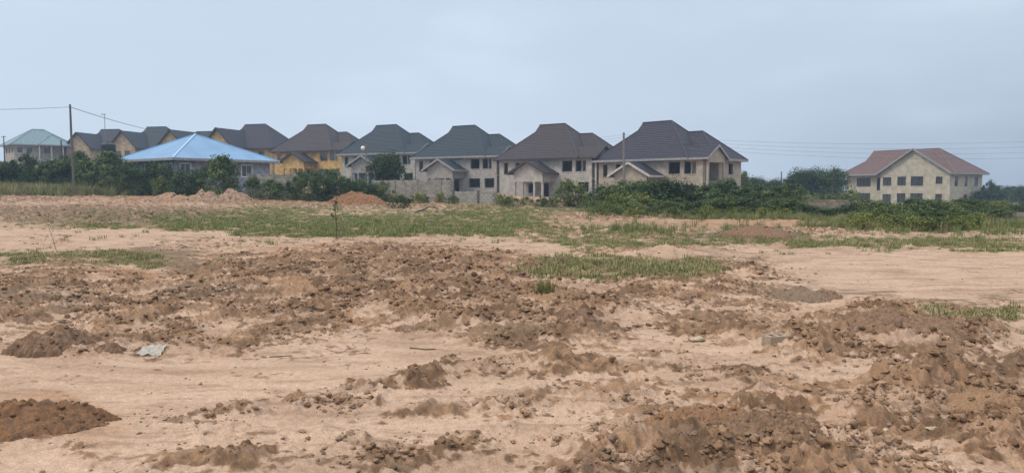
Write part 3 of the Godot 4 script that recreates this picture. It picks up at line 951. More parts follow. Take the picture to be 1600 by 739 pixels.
	# here the near corner is the left end of the front: shift the shell so that it runs to the right
	var holder := Vector3(12.4, 0, 0)
	var fr := [[-11.9, -10.7, 0.9, 2.3], [-7.8, -6.4, 0.9, 2.3], [-4.0, -2.6, 0.9, 2.3]]
	var lf := [[11.0, 12.4, 0.9, 2.3], [6.0, 7.4, 0.9, 2.3]]
	shell(b, 12.4, 13.4, -1.5, 2.8, fr, [], lilac, mats["frame_white"], "white", lf, false)
	hip(b, "roof", -13.3, 0.9, -14.3, 0.9, 2.9, 3.4, 0.0, roof_blue, fascia_pale, 20.0, mat("pale_blue_cap", Color(0.30, 0.45, 0.66), 0.4))
	for k in b.get_children(): k.position += holder

	# bungalow with a teal roof and a porch wing, far left
	var c1 := at(20.0, 225.0, 186.0)
	var tb := thing("bungalow", "cream bungalow with pale teal hip roof beyond the hedge", "house", Vector3(c1.x, c1.y - 3.0, c1.z), deg_to_rad(45.0))
	shell(tb, 13.0, 10.5, -2.5, 2.9, [[-12.4, -11.2, 1.0, 2.2], [-10.4, -9.2, 1.0, 2.2], [-6.5, -5.3, 1.0, 2.2], [-2.8, -1.6, 1.0, 2.2]], [], mat("cream_paint", Color(0.50, 0.44, 0.36), 0.9, tex_blotch, 0.2), fascia_white, "dark", [[2.0, 3.4, 0.9, 2.2], [5.0, 6.4, 0.9, 2.2], [8.0, 9.4, 0.9, 2.2]], false)
	hip(tb, "roof", -13.9, 0.9, -11.4, 0.9, 3.0, 4.2, 0.0, roof_teal, fascia_pale, 20.0)
	hip(tb, "porch_roof", -8.6, -0.2, -6.0, 3.2, 2.98, 2.7, 0.0, roof_teal, fascia_pale, 20.0)
	for x in [-8.2, -5.6, -3.0, -0.6]:
		var cb := MB.new()
		cb.lathe([[0.16, -2.5], [0.16, 2.7], [0.24, 2.75], [0.24, 2.9]], Vector3(x, 0, 2.8), 10)
		part("column", cb, fascia_white, tb)
	for k in tb.get_children(): k.position += Vector3(13.0, 0, 0)

	# weathered house standing alone on the right
	var c2 := at(1486.0, 270.0, 147.0)
	var w := thing("weathered_house", "weathered cream two-storey house with faded red roof and broad front gable", "house", Vector3(c2.x, c2.y - 6.6, c2.z), -deg_to_rad(57.0))
	var E := 6.6
	var ops := [[-2.7, -1.4, 4.5, 5.9], [-7.7, -5.2, 4.1, 6.0], [-10.5, -8.7, 4.2, 6.0], [-13.6, -11.8, 4.2, 5.9], [-2.7, -1.4, 0.9, 2.5], [-7.7, -5.2, 0.6, 2.6], [-10.5, -8.7, 0.7, 2.6], [-13.6, -11.8, 0.8, 2.4]]
	var side := [[1.8, 3.0, 4.0, 5.9], [5.6, 6.7, 4.0, 5.9], [9.4, 10.8, 4.0, 5.9], [9.4, 10.8, 0.3, 2.4], [5.4, 6.8, 0.8, 2.4]]
	shell(w, 14.2, 12.6, -1.6, E - 0.1, ops, side, old_cream, old_cream, "dark", [])
	var mb := MB.new()
	var back := Transform3D(Basis.IDENTITY, Vector3(0, 0, -1.4))
	var lops := [[-20.4, -17.2, 4.0, 5.9], [-20.4, -17.2, 0.7, 2.6], [-15.8, -14.6, 3.2, 5.8, "open"]]
	wall_panel(mb, back, -22.8, -14.2, -1.6, E - 0.1, 0.22, lops)
	mb.box(Vector3(-22.8, -1.6, -12.6), Vector3(-22.58, E - 0.1, -1.63))
	mb.box(Vector3(-22.57, -1.6, -12.6), Vector3(-14.22, E - 0.1, -12.4))
	part("wing_wall", mb, old_cream, w)
	window(w, back, lops[0], "dark", old_cream)
	window(w, back, lops[1], "dark", old_cream)
	hip(w, "main_roof", -23.7, 0.9, -13.5, -0.08, E, 5.2, 0.42, roof_red, fascia_pale)
	gable(w, "front_gable", Transform3D(Basis.IDENTITY, Vector3(-7.1, 0, 0)), 7.7, E - 0.05, 5.0, 0.75, -6.8, 7.05, roof_red, fascia_pale, old_cream, 0.03, E - 0.4)
	# low grey roofs far behind on the right
	for r in [[1166.0, 1188.0, 288.0, 190.0], [1214.0, 1204.0, 287.0, 200.0]]:
		var p := at(r[0], r[2], r[3])
		var base_y := land(p.x, r[3])
		var s := thing("low_house", "low distant house with a mossy grey gabled roof behind the thicket", "house", Vector3(p.x, base_y, p.z), 0.5, "low grey houses behind the thicket")
		var hgt := maxf(p.y - base_y, 2.8)
		var sb := MB.new()
		wall_panel(sb, Transform3D.IDENTITY, -4.0, 4.0, -0.5, hgt - 1.6, 6.0, [[-2.6, -1.4, 0.9, hgt - 1.8]])
		part("wall", sb, cement, s)
		gable(s, "roof", Transform3D(Basis.IDENTITY, Vector3.ZERO), 4.6, hgt - 1.7, 1.9, 0.4, -6.4, 3.9, mat("mossy_sheet", Color(0.16, 0.165, 0.12), 0.8, tex_stain, 0.3), fascia_pale, cement, 0.01, hgt - 1.62)
	# water tank on its stand
	var tp := at(168.0, 243.0, 128.0)
	var tk := thing("water_tank", "black ribbed water tank on a steel stand above the hedge", "water tank", Vector3(tp.x, land(tp.x, 128.0), tp.z))
	var lift := tp.y - land(tp.x, 128.0)
	var tm := mat("black_plastic", Color(0.012, 0.014, 0.018), 0.45)
	var steel := mat("stand_steel", Color(0.16, 0.13, 0.11), 0.7, tex_blotch, 0.6)
	var tkb := MB.new()
	var prof := [[0.0, 0.0], [1.15, 0.0]]
	for k in 6:
		prof.append_array([[1.2, 0.05 + k * 0.3], [1.2, 0.22 + k * 0.3], [1.14, 0.26 + k * 0.3], [1.14, 0.31 + k * 0.3]])
	prof.append_array([[1.1, 1.9], [0.7, 2.12], [0.35, 2.2], [0.32, 2.2]])
	tkb.lathe(prof, Vector3(0, lift, 0), 20)
	part("barrel", tkb, tm, tk)
	var lid := MB.new()
	lid.lathe([[0.36, 2.2], [0.36, 2.3], [0.0, 2.34]], Vector3(0, lift, 0), 16)
	part("lid", lid, tm, tk)
	for a in [[-1, -1], [1, -1], [-1, 1], [1, 1]]:
		var lb := MB.new()
		lb.bar(Vector3(a[0] * 0.95, -0.3, a[1] * 0.95), Vector3(a[0] * 0.95, lift - 0.1, a[1] * 0.95), 0.1, 0.1, Vector3.RIGHT)
		part("leg", lb, steel, tk)
	var dk := MB.new()
	dk.box(Vector3(-1.25, lift - 0.1, -1.25), Vector3(1.25, lift, 1.25))
	part("deck", dk, steel, tk)

# ================================================================ block walls
func block_wall(called: String, label: String, a: Vector3, b: Vector3, height: float, m: Array, mortar: Material, low: float, post: Material = null, broken := 0.0) -> void:
	var len := Vector2(b.x - a.x, b.z - a.z).length()
	var turn := -atan2(b.z - a.z, b.x - a.x)
	var o := thing(called, label, "wall", Vector3(a.x, minf(a.y, b.y), a.z), turn)
	var core := MB.new()
	core.box(Vector3(0, -low, -0.065), Vector3(len, height - 0.14, 0.065))
	part("mortar", core, mortar, o)
	var bl := 0.52
	var bh := 0.26
	var rows := int(ceil((height + minf(low, 0.5)) / bh))
	var meshes := []
	for k in m:
		var mb := MB.new()
		mb.box(Vector3(0.005, 0.005, -0.075), Vector3(bl - 0.005, bh - 0.005, 0.075))
		meshes.append(mb.mesh(k))
	var hf := []
	for k in m:
		var mb := MB.new()
		mb.box(Vector3(0.005, 0.005, -0.075), Vector3(bl / 2 - 0.005, bh - 0.005, 0.075))
		hf.append(mb.mesh(k))
	for r in rows:
		var y := height - (r + 1) * bh
		var x := 0.0
		if r % 2 == 1:
			piece("concrete_block", hf[rng.randi() % hf.size()], Transform3D(Basis.IDENTITY, Vector3(0, y, rng.randf_range(-0.006, 0.006))), o)
			x = bl / 2
		while x + bl <= len + 0.01:
			if not (r == 0 and rng.randf() < broken):
				piece("concrete_block", meshes[rng.randi() % meshes.size()], Transform3D(Basis.IDENTITY, Vector3(x, y, rng.randf_range(-0.008, 0.008))), o)
			x += bl
	if post:
		var px := 0.0
		while px <= len + 0.1:
			var pb := MB.new()
			pb.box(Vector3(px - 0.13, -low, -0.13), Vector3(px + 0.13, height + 0.08, 0.13))
			part("post", pb, post, o)
			px += 3.2

func make_walls() -> void:
	var b1 := mat("block_grey", Color(0.30, 0.285, 0.255), 0.95, tex_stain, 0.8)
	var b2 := mat("block_brown", Color(0.25, 0.225, 0.19), 0.95, tex_stain, 0.8)
	var b3 := mat("block_pale", Color(0.36, 0.34, 0.30), 0.95, tex_stain, 0.8)
	var b4 := mat("block_dark", Color(0.15, 0.14, 0.13), 0.95, tex_stain, 0.8)
	var b5 := mat("block_mossy", Color(0.19, 0.165, 0.125), 0.95, tex_stain, 0.8)
	var mortar := mat("mortar", Color(0.20, 0.19, 0.17), 0.95, tex_blotch, 0.8)
	var post := mat("concrete_post", Color(0.27, 0.255, 0.23), 0.95, tex_stain, 0.5)
	# [left px, right px, top row at each end, distance at each end, height]
	var p := at(583.0, 282.0, 86.0)
	var q := at(709.0, 284.0, 80.0)
	block_wall("block_wall", "long grey concrete block wall below the green-grey roofed house", Vector3(p.x, p.y - 1.9, p.z), Vector3(q.x, p.y - 1.9, q.z), 1.9, [b1, b1, b3, b2], mortar, 1.6, post)
	p = at(709.0, 299.0, 79.0)
	q = at(776.0, 300.0, 76.0)
	block_wall("block_wall", "low pale block wall at the foot of the brown-roofed house", Vector3(p.x, p.y - 1.05, p.z), Vector3(q.x, p.y - 1.05, q.z), 1.05, [b3, b1], mortar, 1.0, mat("dark_post", Color(0.10, 0.095, 0.09), 0.9))
	p = at(388.0, 272.0, 84.0)
	q = at(470.0, 274.0, 82.0)
	block_wall("block_wall", "weathered block wall half hidden by shrubs beside the blue-roofed bungalow", Vector3(p.x, p.y - 2.2, p.z), Vector3(q.x, p.y - 2.2, q.z), 2.2, [b1, b2, b3], mortar, 1.4, post, 0.2)
	p = at(1222.0, 311.0, 66.0)
	q = at(1330.0, 312.0, 62.0)
	block_wall("block_wall", "mossy brown block wall below the spreading dark tree", Vector3(p.x, p.y - 1.5, p.z), Vector3(q.x, p.y - 1.5, q.z), 1.5, [b2, b5, b5], mortar, 1.2)
	p = at(1557.0, 331.0, 45.0)
	q = at(1680.0, 333.0, 43.0)
	block_wall("block_wall", "low dark grey block wall in the tall weeds past the weathered house", Vector3(p.x, p.y - 1.2, p.z), Vector3(q.x, p.y - 1.2, q.z), 1.2, [b4, b4, b2], mortar, 1.2)

# ================================================================ poles and wires
func pole(label: String, px: float, top: float, base: float, dist: float, r: float, m: Material, called := "utility_pole", arms := 0, lean := 0.0) -> Node3D:
	var t := at(px, top, dist)
	var y0 := land(t.x, dist)
	var o := thing(called, label, "pole", Vector3(t.x, y0, t.z))
	var h := t.y - y0
	var mb := MB.new()
	mb.tube([Vector3(-lean, -0.8, 0), Vector3(-lean * 0.7, h * 0.3, 0), Vector3(-lean * 0.1, h * 0.7, 0), Vector3(0, h, 0)], [r * 1.15, r * 1.05, r * 0.9, r * 0.75], 10)
	part("shaft", mb, m, o)
	for k in arms:
		var ab := MB.new()
		ab.box(Vector3(-0.55, h - 0.35 - k * 0.5, -0.05), Vector3(0.55, h - 0.25 - k * 0.5, 0.05))
		part("crossarm", ab, m, o)
		for x in [-0.45, 0.0, 0.45]:
			var ib := MB.new()
			ib.lathe([[0.03, 0.0], [0.05, 0.03], [0.03, 0.06], [0.05, 0.09], [0.02, 0.14]], Vector3(x, h - 0.25 - k * 0.5, 0), 8)
			part("insulator", ib, mat("porcelain", Color(0.3, 0.28, 0.26), 0.3), o)
	return o

func wire(label: String, a: Vector3, b: Vector3, sag: float, r := 0.013) -> void:
	var mb := MB.new()
	var pts := []
	var rad := []
	var mid := (a + b) * 0.5
	for k in 25:
		var t := k / 24.0
		pts.append(a.lerp(b, t) - Vector3(0, sag * 4.0 * t * (1.0 - t), 0) - mid)
		rad.append(r)
	mb.tube(pts, rad, 5)
	var w := part("power_cable", mb, mat("cable", Color(0.10, 0.10, 0.11), 0.7), self)
	w.position = mid
	tag(w, label, "cable", "overhead cables")

func make_poles() -> void:
	var wood := mat("weathered_wood", Color(0.15, 0.14, 0.13), 0.9, tex_stain, 1.2)
	var wood_dark := mat("dark_wood", Color(0.075, 0.07, 0.068), 0.9, tex_stain, 1.2)
	var conc := mat("pole_concrete", Color(0.24, 0.23, 0.22), 0.9, tex_blotch, 0.8)
	pole("tall bare wooden utility pole rising from the hedge", 108.0, 163.0, 292.0, 78.0, 0.125, wood, "utility_pole", 0, -0.12)
	pole("grey concrete pole in the thicket before the plum-roofed house", 975.0, 207.0, 300.0, 72.0, 0.13, conc, "utility_pole", 0, -0.15)
	pole("thin distant pole at the edge of the spreading dark tree", 1222.0, 268.0, 300.0, 150.0, 0.16, conc)
	pole("dark pole standing against the spreading dark tree beside the weathered house", 1304.0, 261.0, 305.0, 120.0, 0.15, wood_dark)
	pole("short dark post before the teal-roofed bungalow", 94.0, 219.0, 250.0, 120.0, 0.13, wood_dark, "post")
	pole("far utility pole with a crossarm past the teal-roofed bungalow", 4.0, 212.0, 240.0, 185.0, 0.14, wood_dark, "utility_pole", 1)
	# lamp posts
	var lp := pole("lamp post with a round white globe before the garage door house", 571.0, 226.0, 280.0, 92.0, 0.10, conc, "lamp_post", 0)
	var h := at(571.0, 226.0, 92.0).y - lp.position.y
	var gb := MB.new()
	var prof := []
	for k in 9:
		var a := PI * k / 8.0
		prof.append([0.26 * sin(a) + 0.001, -0.26 * cos(a)])
	gb.lathe(prof, Vector3(-0.35, h - 0.42, 0), 14)
	part("globe", gb, mat("white_globe", Color(0.78, 0.78, 0.76), 0.35), lp)
	var ab := MB.new()
	ab.bar(Vector3(0, h - 0.2, 0), Vector3(-0.35, h - 0.2, 0), 0.05, 0.05)
	part("arm", ab, conc, lp)
	var s := pole("slim street light mast behind the tan gabled houses", 162.0, 179.0, 240.0, 170.0, 0.075, conc, "street_light", 0)
	var hs := at(162.0, 179.0, 170.0).y - s.position.y
	var hb := MB.new()
	hb.box(Vector3(-0.75, hs - 0.02, -0.12), Vector3(0.25, hs + 0.14, 0.12))
	part("lamp_head", hb, mat("lamp_grey", Color(0.30, 0.31, 0.33), 0.5), s)
	# cables
	var top := at(108.0, 167.0, 78.0)
	wire("sagging cable running from the tall wooden pole out over the hedge", at(-260.0, 164.0, 70.0), top, 0.35, 0.02)
	wire("cable dropping from the tall wooden pole to the far tan houses", top, at(372.0, 212.0, 175.0), 1.6, 0.03)
	var p0 := at(975.0, 210.0, 72.0)
	for k in 4:
		wire("thin overhead cable strung from the concrete pole past the weathered house", p0 - Vector3(0, 0.22 * k, 0), at(1760.0, 214.0 + 9.0 * k, 66.0), 0.75 + 0.06 * k, 0.008)
	for k in 3:
		wire("thin overhead cable crossing before the roofs to the lamp post", p0 - Vector3(0, 0.25 * k, 0), at(571.0, 232.0 + 5.0 * k, 92.0), 0.7, 0.009)

# ================================================================ shrubs and trees
# foliage: leaves on twigs that spread from many lobe centres, so that the outline is uneven and gaps remain
func crown_mesh(sd: int, w: float, h: float, low: float, lobes: int, leaves: int, size: float, m: Material, hue: float, bright := 1.0) -> ArrayMesh:
	var r := RandomNumberGenerator.new()
	r.seed = sd
	var mb := MB.new()
	mb.colored = true
	var centres := []
	for k in lobes:
		var a := r.randf() * TAU
		var rr := sqrt(r.randf()) * w * 0.36
		var y := low + (h - low) * pow(r.randf(), 0.8) * 0.86
		var shrink := 1.0 - 0.62 * pow(clampf((y - low) / (h - low), 0.0, 1.0), 1.6)
		centres.append([Vector3(cos(a) * rr * shrink * 1.25, y, sin(a) * rr * shrink * 1.25), r.randf_range(0.13, 0.26) * w * (0.55 + 0.5 * shrink), r.randf_range(0.75, 1.25)])
	for k in 9:                                   # long shoots stand out of the top and sides
		var a := r.randf() * TAU
		var rr := r.randf_range(0.05, 0.42) * w
		centres.append([Vector3(cos(a) * rr, h * r.randf_range(0.75, 1.02) * (1.0 - 0.35 * rr / (0.42 * w)), sin(a) * rr), w * r.randf_range(0.05, 0.09), r.randf_range(0.9, 1.4)])
	for k in leaves:
		var c: Array = centres[r.randi() % centres.size()]
		var dir := Vector3(r.randfn(), r.randfn() * 0.8, r.randfn()).normalized()
		var rad: float = c[1] * pow(r.randf(), 0.38) * (1.0 + (0.45 if r.randf() < 0.06 else 0.0))
		var p: Vector3 = c[0] + dir * rad
		p.y = maxf(p.y, 0.03)
		var face := (dir * 0.7 + Vector3(r.randfn(), absf(r.randfn()) + 0.35, r.randfn()) * 0.75).normalized()
		var along := face.cross(Vector3(r.randfn(), r.randfn(), r.randfn())).normalized()
		var side := face.cross(along).normalized()
		var l := size * r.randf_range(0.6, 1.35)
		var wd := l * r.randf_range(0.34, 0.55)
		var g: float = bright * c[2] * r.randf_range(0.6, 1.4)
		var yel := clampf(hue + r.randfn() * 0.28, -0.4, 1.2)
		mb.tint = Color(1, 1, 1)
		mb.tint = Color((0.042 + 0.075 * maxf(yel, 0.0)) * g, (0.078 + 0.05 * maxf(yel, 0.0)) * g, (0.030 + 0.004 * yel) * g)
		var a0 := p - along * l * 0.5
		var a1 := p + along * l * 0.5 - face * l * 0.12
		var s0 := p + side * wd * 0.5
		var s1 := p - side * wd * 0.5
		mb.tri(a0, s0, a1, face)
		mb.tri(a0, a1, s1, face)
	return mb.mesh(m)

func stems_mesh(sd: int, w: float, h: float, trunk: float, m: Material) -> ArrayMesh:
	var r := RandomNumberGenerator.new()
	r.seed = sd
	var mb := MB.new()
	var n := 6 if trunk < 0.1 else 5
	if trunk >= 0.1:
		mb.tube([Vector3(0, -0.5, 0), Vector3(0.03, h * 0.2, 0.02), Vector3(-0.02, h * 0.42, 0)], [trunk * 1.3, trunk, trunk * 0.8], 9)
	for k in n:
		var a := TAU * k / n + r.randf_range(-0.4, 0.4)
		var s := Vector3(0, h * 0.3, 0) if trunk >= 0.1 else Vector3(cos(a) * 0.12, -0.3, sin(a) * 0.12)
		var e := Vector3(cos(a) * w * 0.33, h * r.randf_range(0.55, 0.85), sin(a) * w * 0.33)
		var b := maxf(trunk * 0.55, 0.03)
		mb.tube([s, s.lerp(e, 0.5) + Vector3(0, h * 0.08, 0), e], [b, b * 0.65, b * 0.25], 6)
	return mb.mesh(m)

var crowns := {}
func plant(called: String, label: String, category: String, kind: String, p: Vector3, w: float, h: float, turn: float, group: String) -> void:
	var v: Array = crowns[kind][rng.randi() % crowns[kind].size()]
	var o := thing(called, label, category, p, turn, group)
	o.scale = Vector3(w / v[2], h / v[3], w / v[2])
	piece("stem" if v[4] else "trunk", v[1], Transform3D.IDENTITY, o)
	piece("foliage" if v[4] else "crown", v[0], Transform3D.IDENTITY, o)

func make_shrubs() -> void:
	var bark := mat("bark", Color(0.10, 0.08, 0.062), 0.95, tex_stain, 1.5)
	var lm := leaf_mat("leaf", Color(1, 1, 1))
	crowns["dark"] = []
	crowns["green"] = []
	crowns["weed"] = []
	crowns["tree"] = []
	for k in 5:
		crowns["dark"].append([crown_mesh(100 + k, 4.0, 3.6, 0.15, 24, 5200, 0.20, lm, -0.1 + 0.12 * k, 0.8 + 0.14 * k), stems_mesh(200 + k, 4.0, 3.6, 0.05, bark), 4.0, 3.6, true])
		crowns["green"].append([crown_mesh(120 + k, 3.4, 2.5, 0.1, 20, 4200, 0.17, lm, 0.1 + 0.14 * k, 0.95 + 0.16 * k), stems_mesh(220 + k, 3.4, 2.5, 0.04, bark), 3.4, 2.5, true])
	for k in 4:
		crowns["weed"].append([crown_mesh(140 + k, 2.2, 1.2, 0.05, 16, 1900, 0.13, lm, 0.3 + 0.22 * k, 1.0 + 0.2 * k), stems_mesh(240 + k, 2.2, 1.2, 0.03, bark), 2.2, 1.2, true])
	for k in 4:
		crowns["tree"].append([crown_mesh(160 + k, 9.0, 8.0, 1.8, 40, 9000, 0.34, lm, -0.1 + 0.06 * k, 0.85 + 0.1 * k), stems_mesh(260 + k, 9.0, 8.0, 0.22, bark), 9.0, 8.0, false])
	# [columns from, to, how many, top row from, to, distance from, to, width m, kind, name, label, group]
	var belts := [
		[190, 330, 7, 248, 262, 80, 84, 4.0, "dark", "shrub", "dense dark green shrub at the foot of the blue-roofed bungalow", "shrubs at the foot of the bungalow"],
		[-60, 180, 11, 233, 252, 86, 94, 5.2, "dark", "shrub", "dense dark green shrub in the hedge before the far bungalows", "hedge shrubs before the bungalows"],
		[-40, 200, 9, 248, 266, 83, 86, 4.2, "dark", "shrub", "dark green shrub in the front rank of the hedge", "front rank of the hedge"],
		[120, 330, 7, 272, 284, 81, 83, 2.6, "green", "shrub", "small leafy green bush at the foot of the hedge", "bushes at the foot of the hedge"],
		[392, 470, 4, 272, 284, 78, 81, 2.6, "dark", "shrub", "dark bush growing against the weathered block wall", "bushes against the weathered wall"],
		[458, 540, 4, 264, 274, 76, 80, 3.4, "dark", "shrub", "tall dark shrub between the two block walls", "shrubs between the block walls"],
		[540, 600, 4, 276, 284, 77, 81, 2.8, "green", "shrub", "light green bush behind the red earth mound", "bushes behind the red mound"],
		[585, 712, 7, 298, 306, 74, 77, 1.7, "weed", "weed_clump", "knee-high weeds along the long grey block wall", "weeds along the long wall"],
		[772, 930, 8, 300, 308, 68, 74, 1.9, "weed", "weed_clump", "rank weeds before the columned porch house", "weeds before the porch house"],
		[938, 1010, 5, 276, 288, 60, 66, 3.6, "green", "shrub", "leafy shrub round the foot of the concrete pole", "shrubs round the concrete pole"],
		[1000, 1240, 13, 274, 300, 58, 66, 4.2, "dark", "shrub", "dark shrub in the thicket before the plum-roofed house", "thicket before the plum-roofed house"],
		[930, 1245, 14, 300, 314, 51, 56, 3.0, "green", "shrub", "lower green shrub at the front edge of the thicket", "front edge of the thicket"],
		[1225, 1345, 6, 296, 304, 74, 84, 3.4, "green", "shrub", "bright green bush behind the mossy block wall", "bushes behind the mossy wall"],
		[1240, 1345, 4, 314, 324, 46, 52, 2.4, "dark", "shrub", "small round dark bush before the mossy block wall", "dark bushes before the mossy wall"],
		[1352, 1560, 12, 306, 317, 50, 60, 3.2, "green", "shrub", "green bush growing before the weathered house", "bushes before the weathered house"],
		[1340, 1550, 12, 318, 332, 38, 46, 2.6, "green", "shrub", "low spreading bush in the weeds before the weathered house", "low bushes before the weathered house"],
		[1520, 1660, 7, 308, 318, 66, 80, 3.4, "green", "shrub", "green bush behind the low dark block wall", "bushes behind the dark wall"],
		[1330, 1560, 12, 336, 346, 32, 37, 1.6, "weed", "weed_clump", "low weeds along the sandy edge of the plot", "weeds along the plot's right edge"],
		[930, 1235, 11, 320, 330, 45, 50, 1.6, "weed", "weed_clump", "low weeds before the thicket", "weeds before the thicket"],
		[1150, 1215, 4, 276, 286, 120, 150, 5.0, "tree", "tree", "distant small tree beside the low grey roofs", "trees beside the low roofs"],
		[1246, 1316, 4, 261, 266, 120, 130, 8.5, "tree", "spreading_tree", "broad dark tree of the clump between the two pole tops", "clump of spreading dark trees"],
		[1535, 1640, 6, 286, 296, 150, 175, 7.5, "tree", "tree", "dark tree beyond the far wall of the weathered house", "trees past the weathered house"],
		[330, 470, 4, 270, 278, 92, 98, 3.0, "dark", "shrub", "dark shrub between the bungalow and the block wall", "shrubs between bungalow and wall"]]
	for b in belts:
		for k in b[2]:
			var px := lerpf(b[0], b[1], (k + rng.randf_range(0.15, 0.85)) / b[2])
			var d := rng.randf_range(b[5], b[6])
			var t := at(px, rng.randf_range(b[3], b[4]), d)
			var y0 := land(t.x, d)
			var h := maxf(t.y - y0, 0.7)
			var w: float = b[7] * rng.randf_range(0.8, 1.2)
			var size := "tall " if h > b[7] * 0.95 else ("squat " if w > b[7] * 1.03 else "")
			plant(b[9], size + b[10], "tree" if b[8] == "tree" else ("weeds" if b[8] == "weed" else "shrub"), b[8], Vector3(t.x, y0 - 0.05, -d), w, h, rng.randf() * TAU, b[11])
	# single ones
	var singles := [
		[350, 240, 77, 4.8, "dark", "shrub", "big rounded dark bush standing before the blue-roofed bungalow", "shrub"],
		[608, 236, 88, 6.0, "tree", "garden_tree", "bushy dark garden tree rising behind the long grey block wall", "tree"],
		[893, 279, 71, 3.6, "green", "shrub", "leafy green bush standing alone before the brown-roofed porch house", "shrub"],
		[514, 262, 78, 3.0, "dark", "shrub", "dark upright bush with its top before the mustard house", "shrub"],
		[625, 303, 62, 2.4, "weed", "weed_clump", "broad green weed clump in the grass near the fallen branch", "weeds"],
		[650, 276, 84, 1.6, "green", "shrub", "small yellow-green bush peeping over the long block wall", "shrub"],
		[1163, 266, 120, 3.6, "dark", "tree", "slim tree at the right corner of the plum-roofed house", "tree"],
		[1548, 278, 150, 3.6, "dark", "tree", "slim tall tree just past the weathered house", "tree"]]
	for s in singles:
		var t := at(s[0], s[1], s[2])
		var y0 := land(t.x, s[2])
		plant(s[5], s[6], s[7], s[4], Vector3(t.x, y0 - 0.05, -s[2]), s[3], t.y - y0, rng.randf() * TAU, "")

# ================================================================ grass
func tuft_mesh(sd: int, blades: int, spread: float, h: float, wide: float, m: Material) -> ArrayMesh:
	var r := RandomNumberGenerator.new()
	r.seed = sd
	var mb := MB.new()
	mb.colored = true
	for k in blades:
		var a := r.randf() * TAU
		var b := r.randf() * TAU
		var root := Vector3(cos(a), 0, sin(a)) * spread * sqrt(r.randf())
		var lean := Vector3(cos(b), 0, sin(b)) * h * r.randf_range(0.1, 0.6)
		var hh := h * r.randf_range(0.45, 1.1)
		var side := Vector3(-sin(b), 0, cos(b)) * wide * r.randf_range(0.7, 1.3)
		var mid := root + lean * 0.35 + Vector3(0, hh * 0.6, 0)
		var tip := root + lean + Vector3(0, hh, 0)
		var g := r.randf_range(0.7, 1.3)
		mb.tint = Color(g, g, g)
		var face := Vector3(cos(b), 0.6, sin(b))
		mb.quad(root - side, root + side, mid + side * 0.8, mid - side * 0.8, face)
		mb.tri(mid - side * 0.8, mid + side * 0.8, tip, face)
	return mb.mesh(m)

func scatter(called: String, label: String, mesh: Mesh, spots: Array, parent: Node, category := "") -> void:
	# spots: [Transform3D, Color]
	if spots.is_empty(): return
	var mm := MultiMesh.new()
	mm.transform_format = MultiMesh.TRANSFORM_3D
	mm.use_colors = true
	mm.mesh = mesh
	mm.instance_count = spots.size()
	for k in spots.size():
		mm.set_instance_transform(k, spots[k][0])
		mm.set_instance_color(k, spots[k][1])
	var o := MultiMeshInstance3D.new()
	o.name = called if parent != self else numbered(called)
	o.multimesh = mm
	parent.add_child(o, true)
	o.set_meta("kind", "stuff")
	if parent == self: tag(o, label, category)

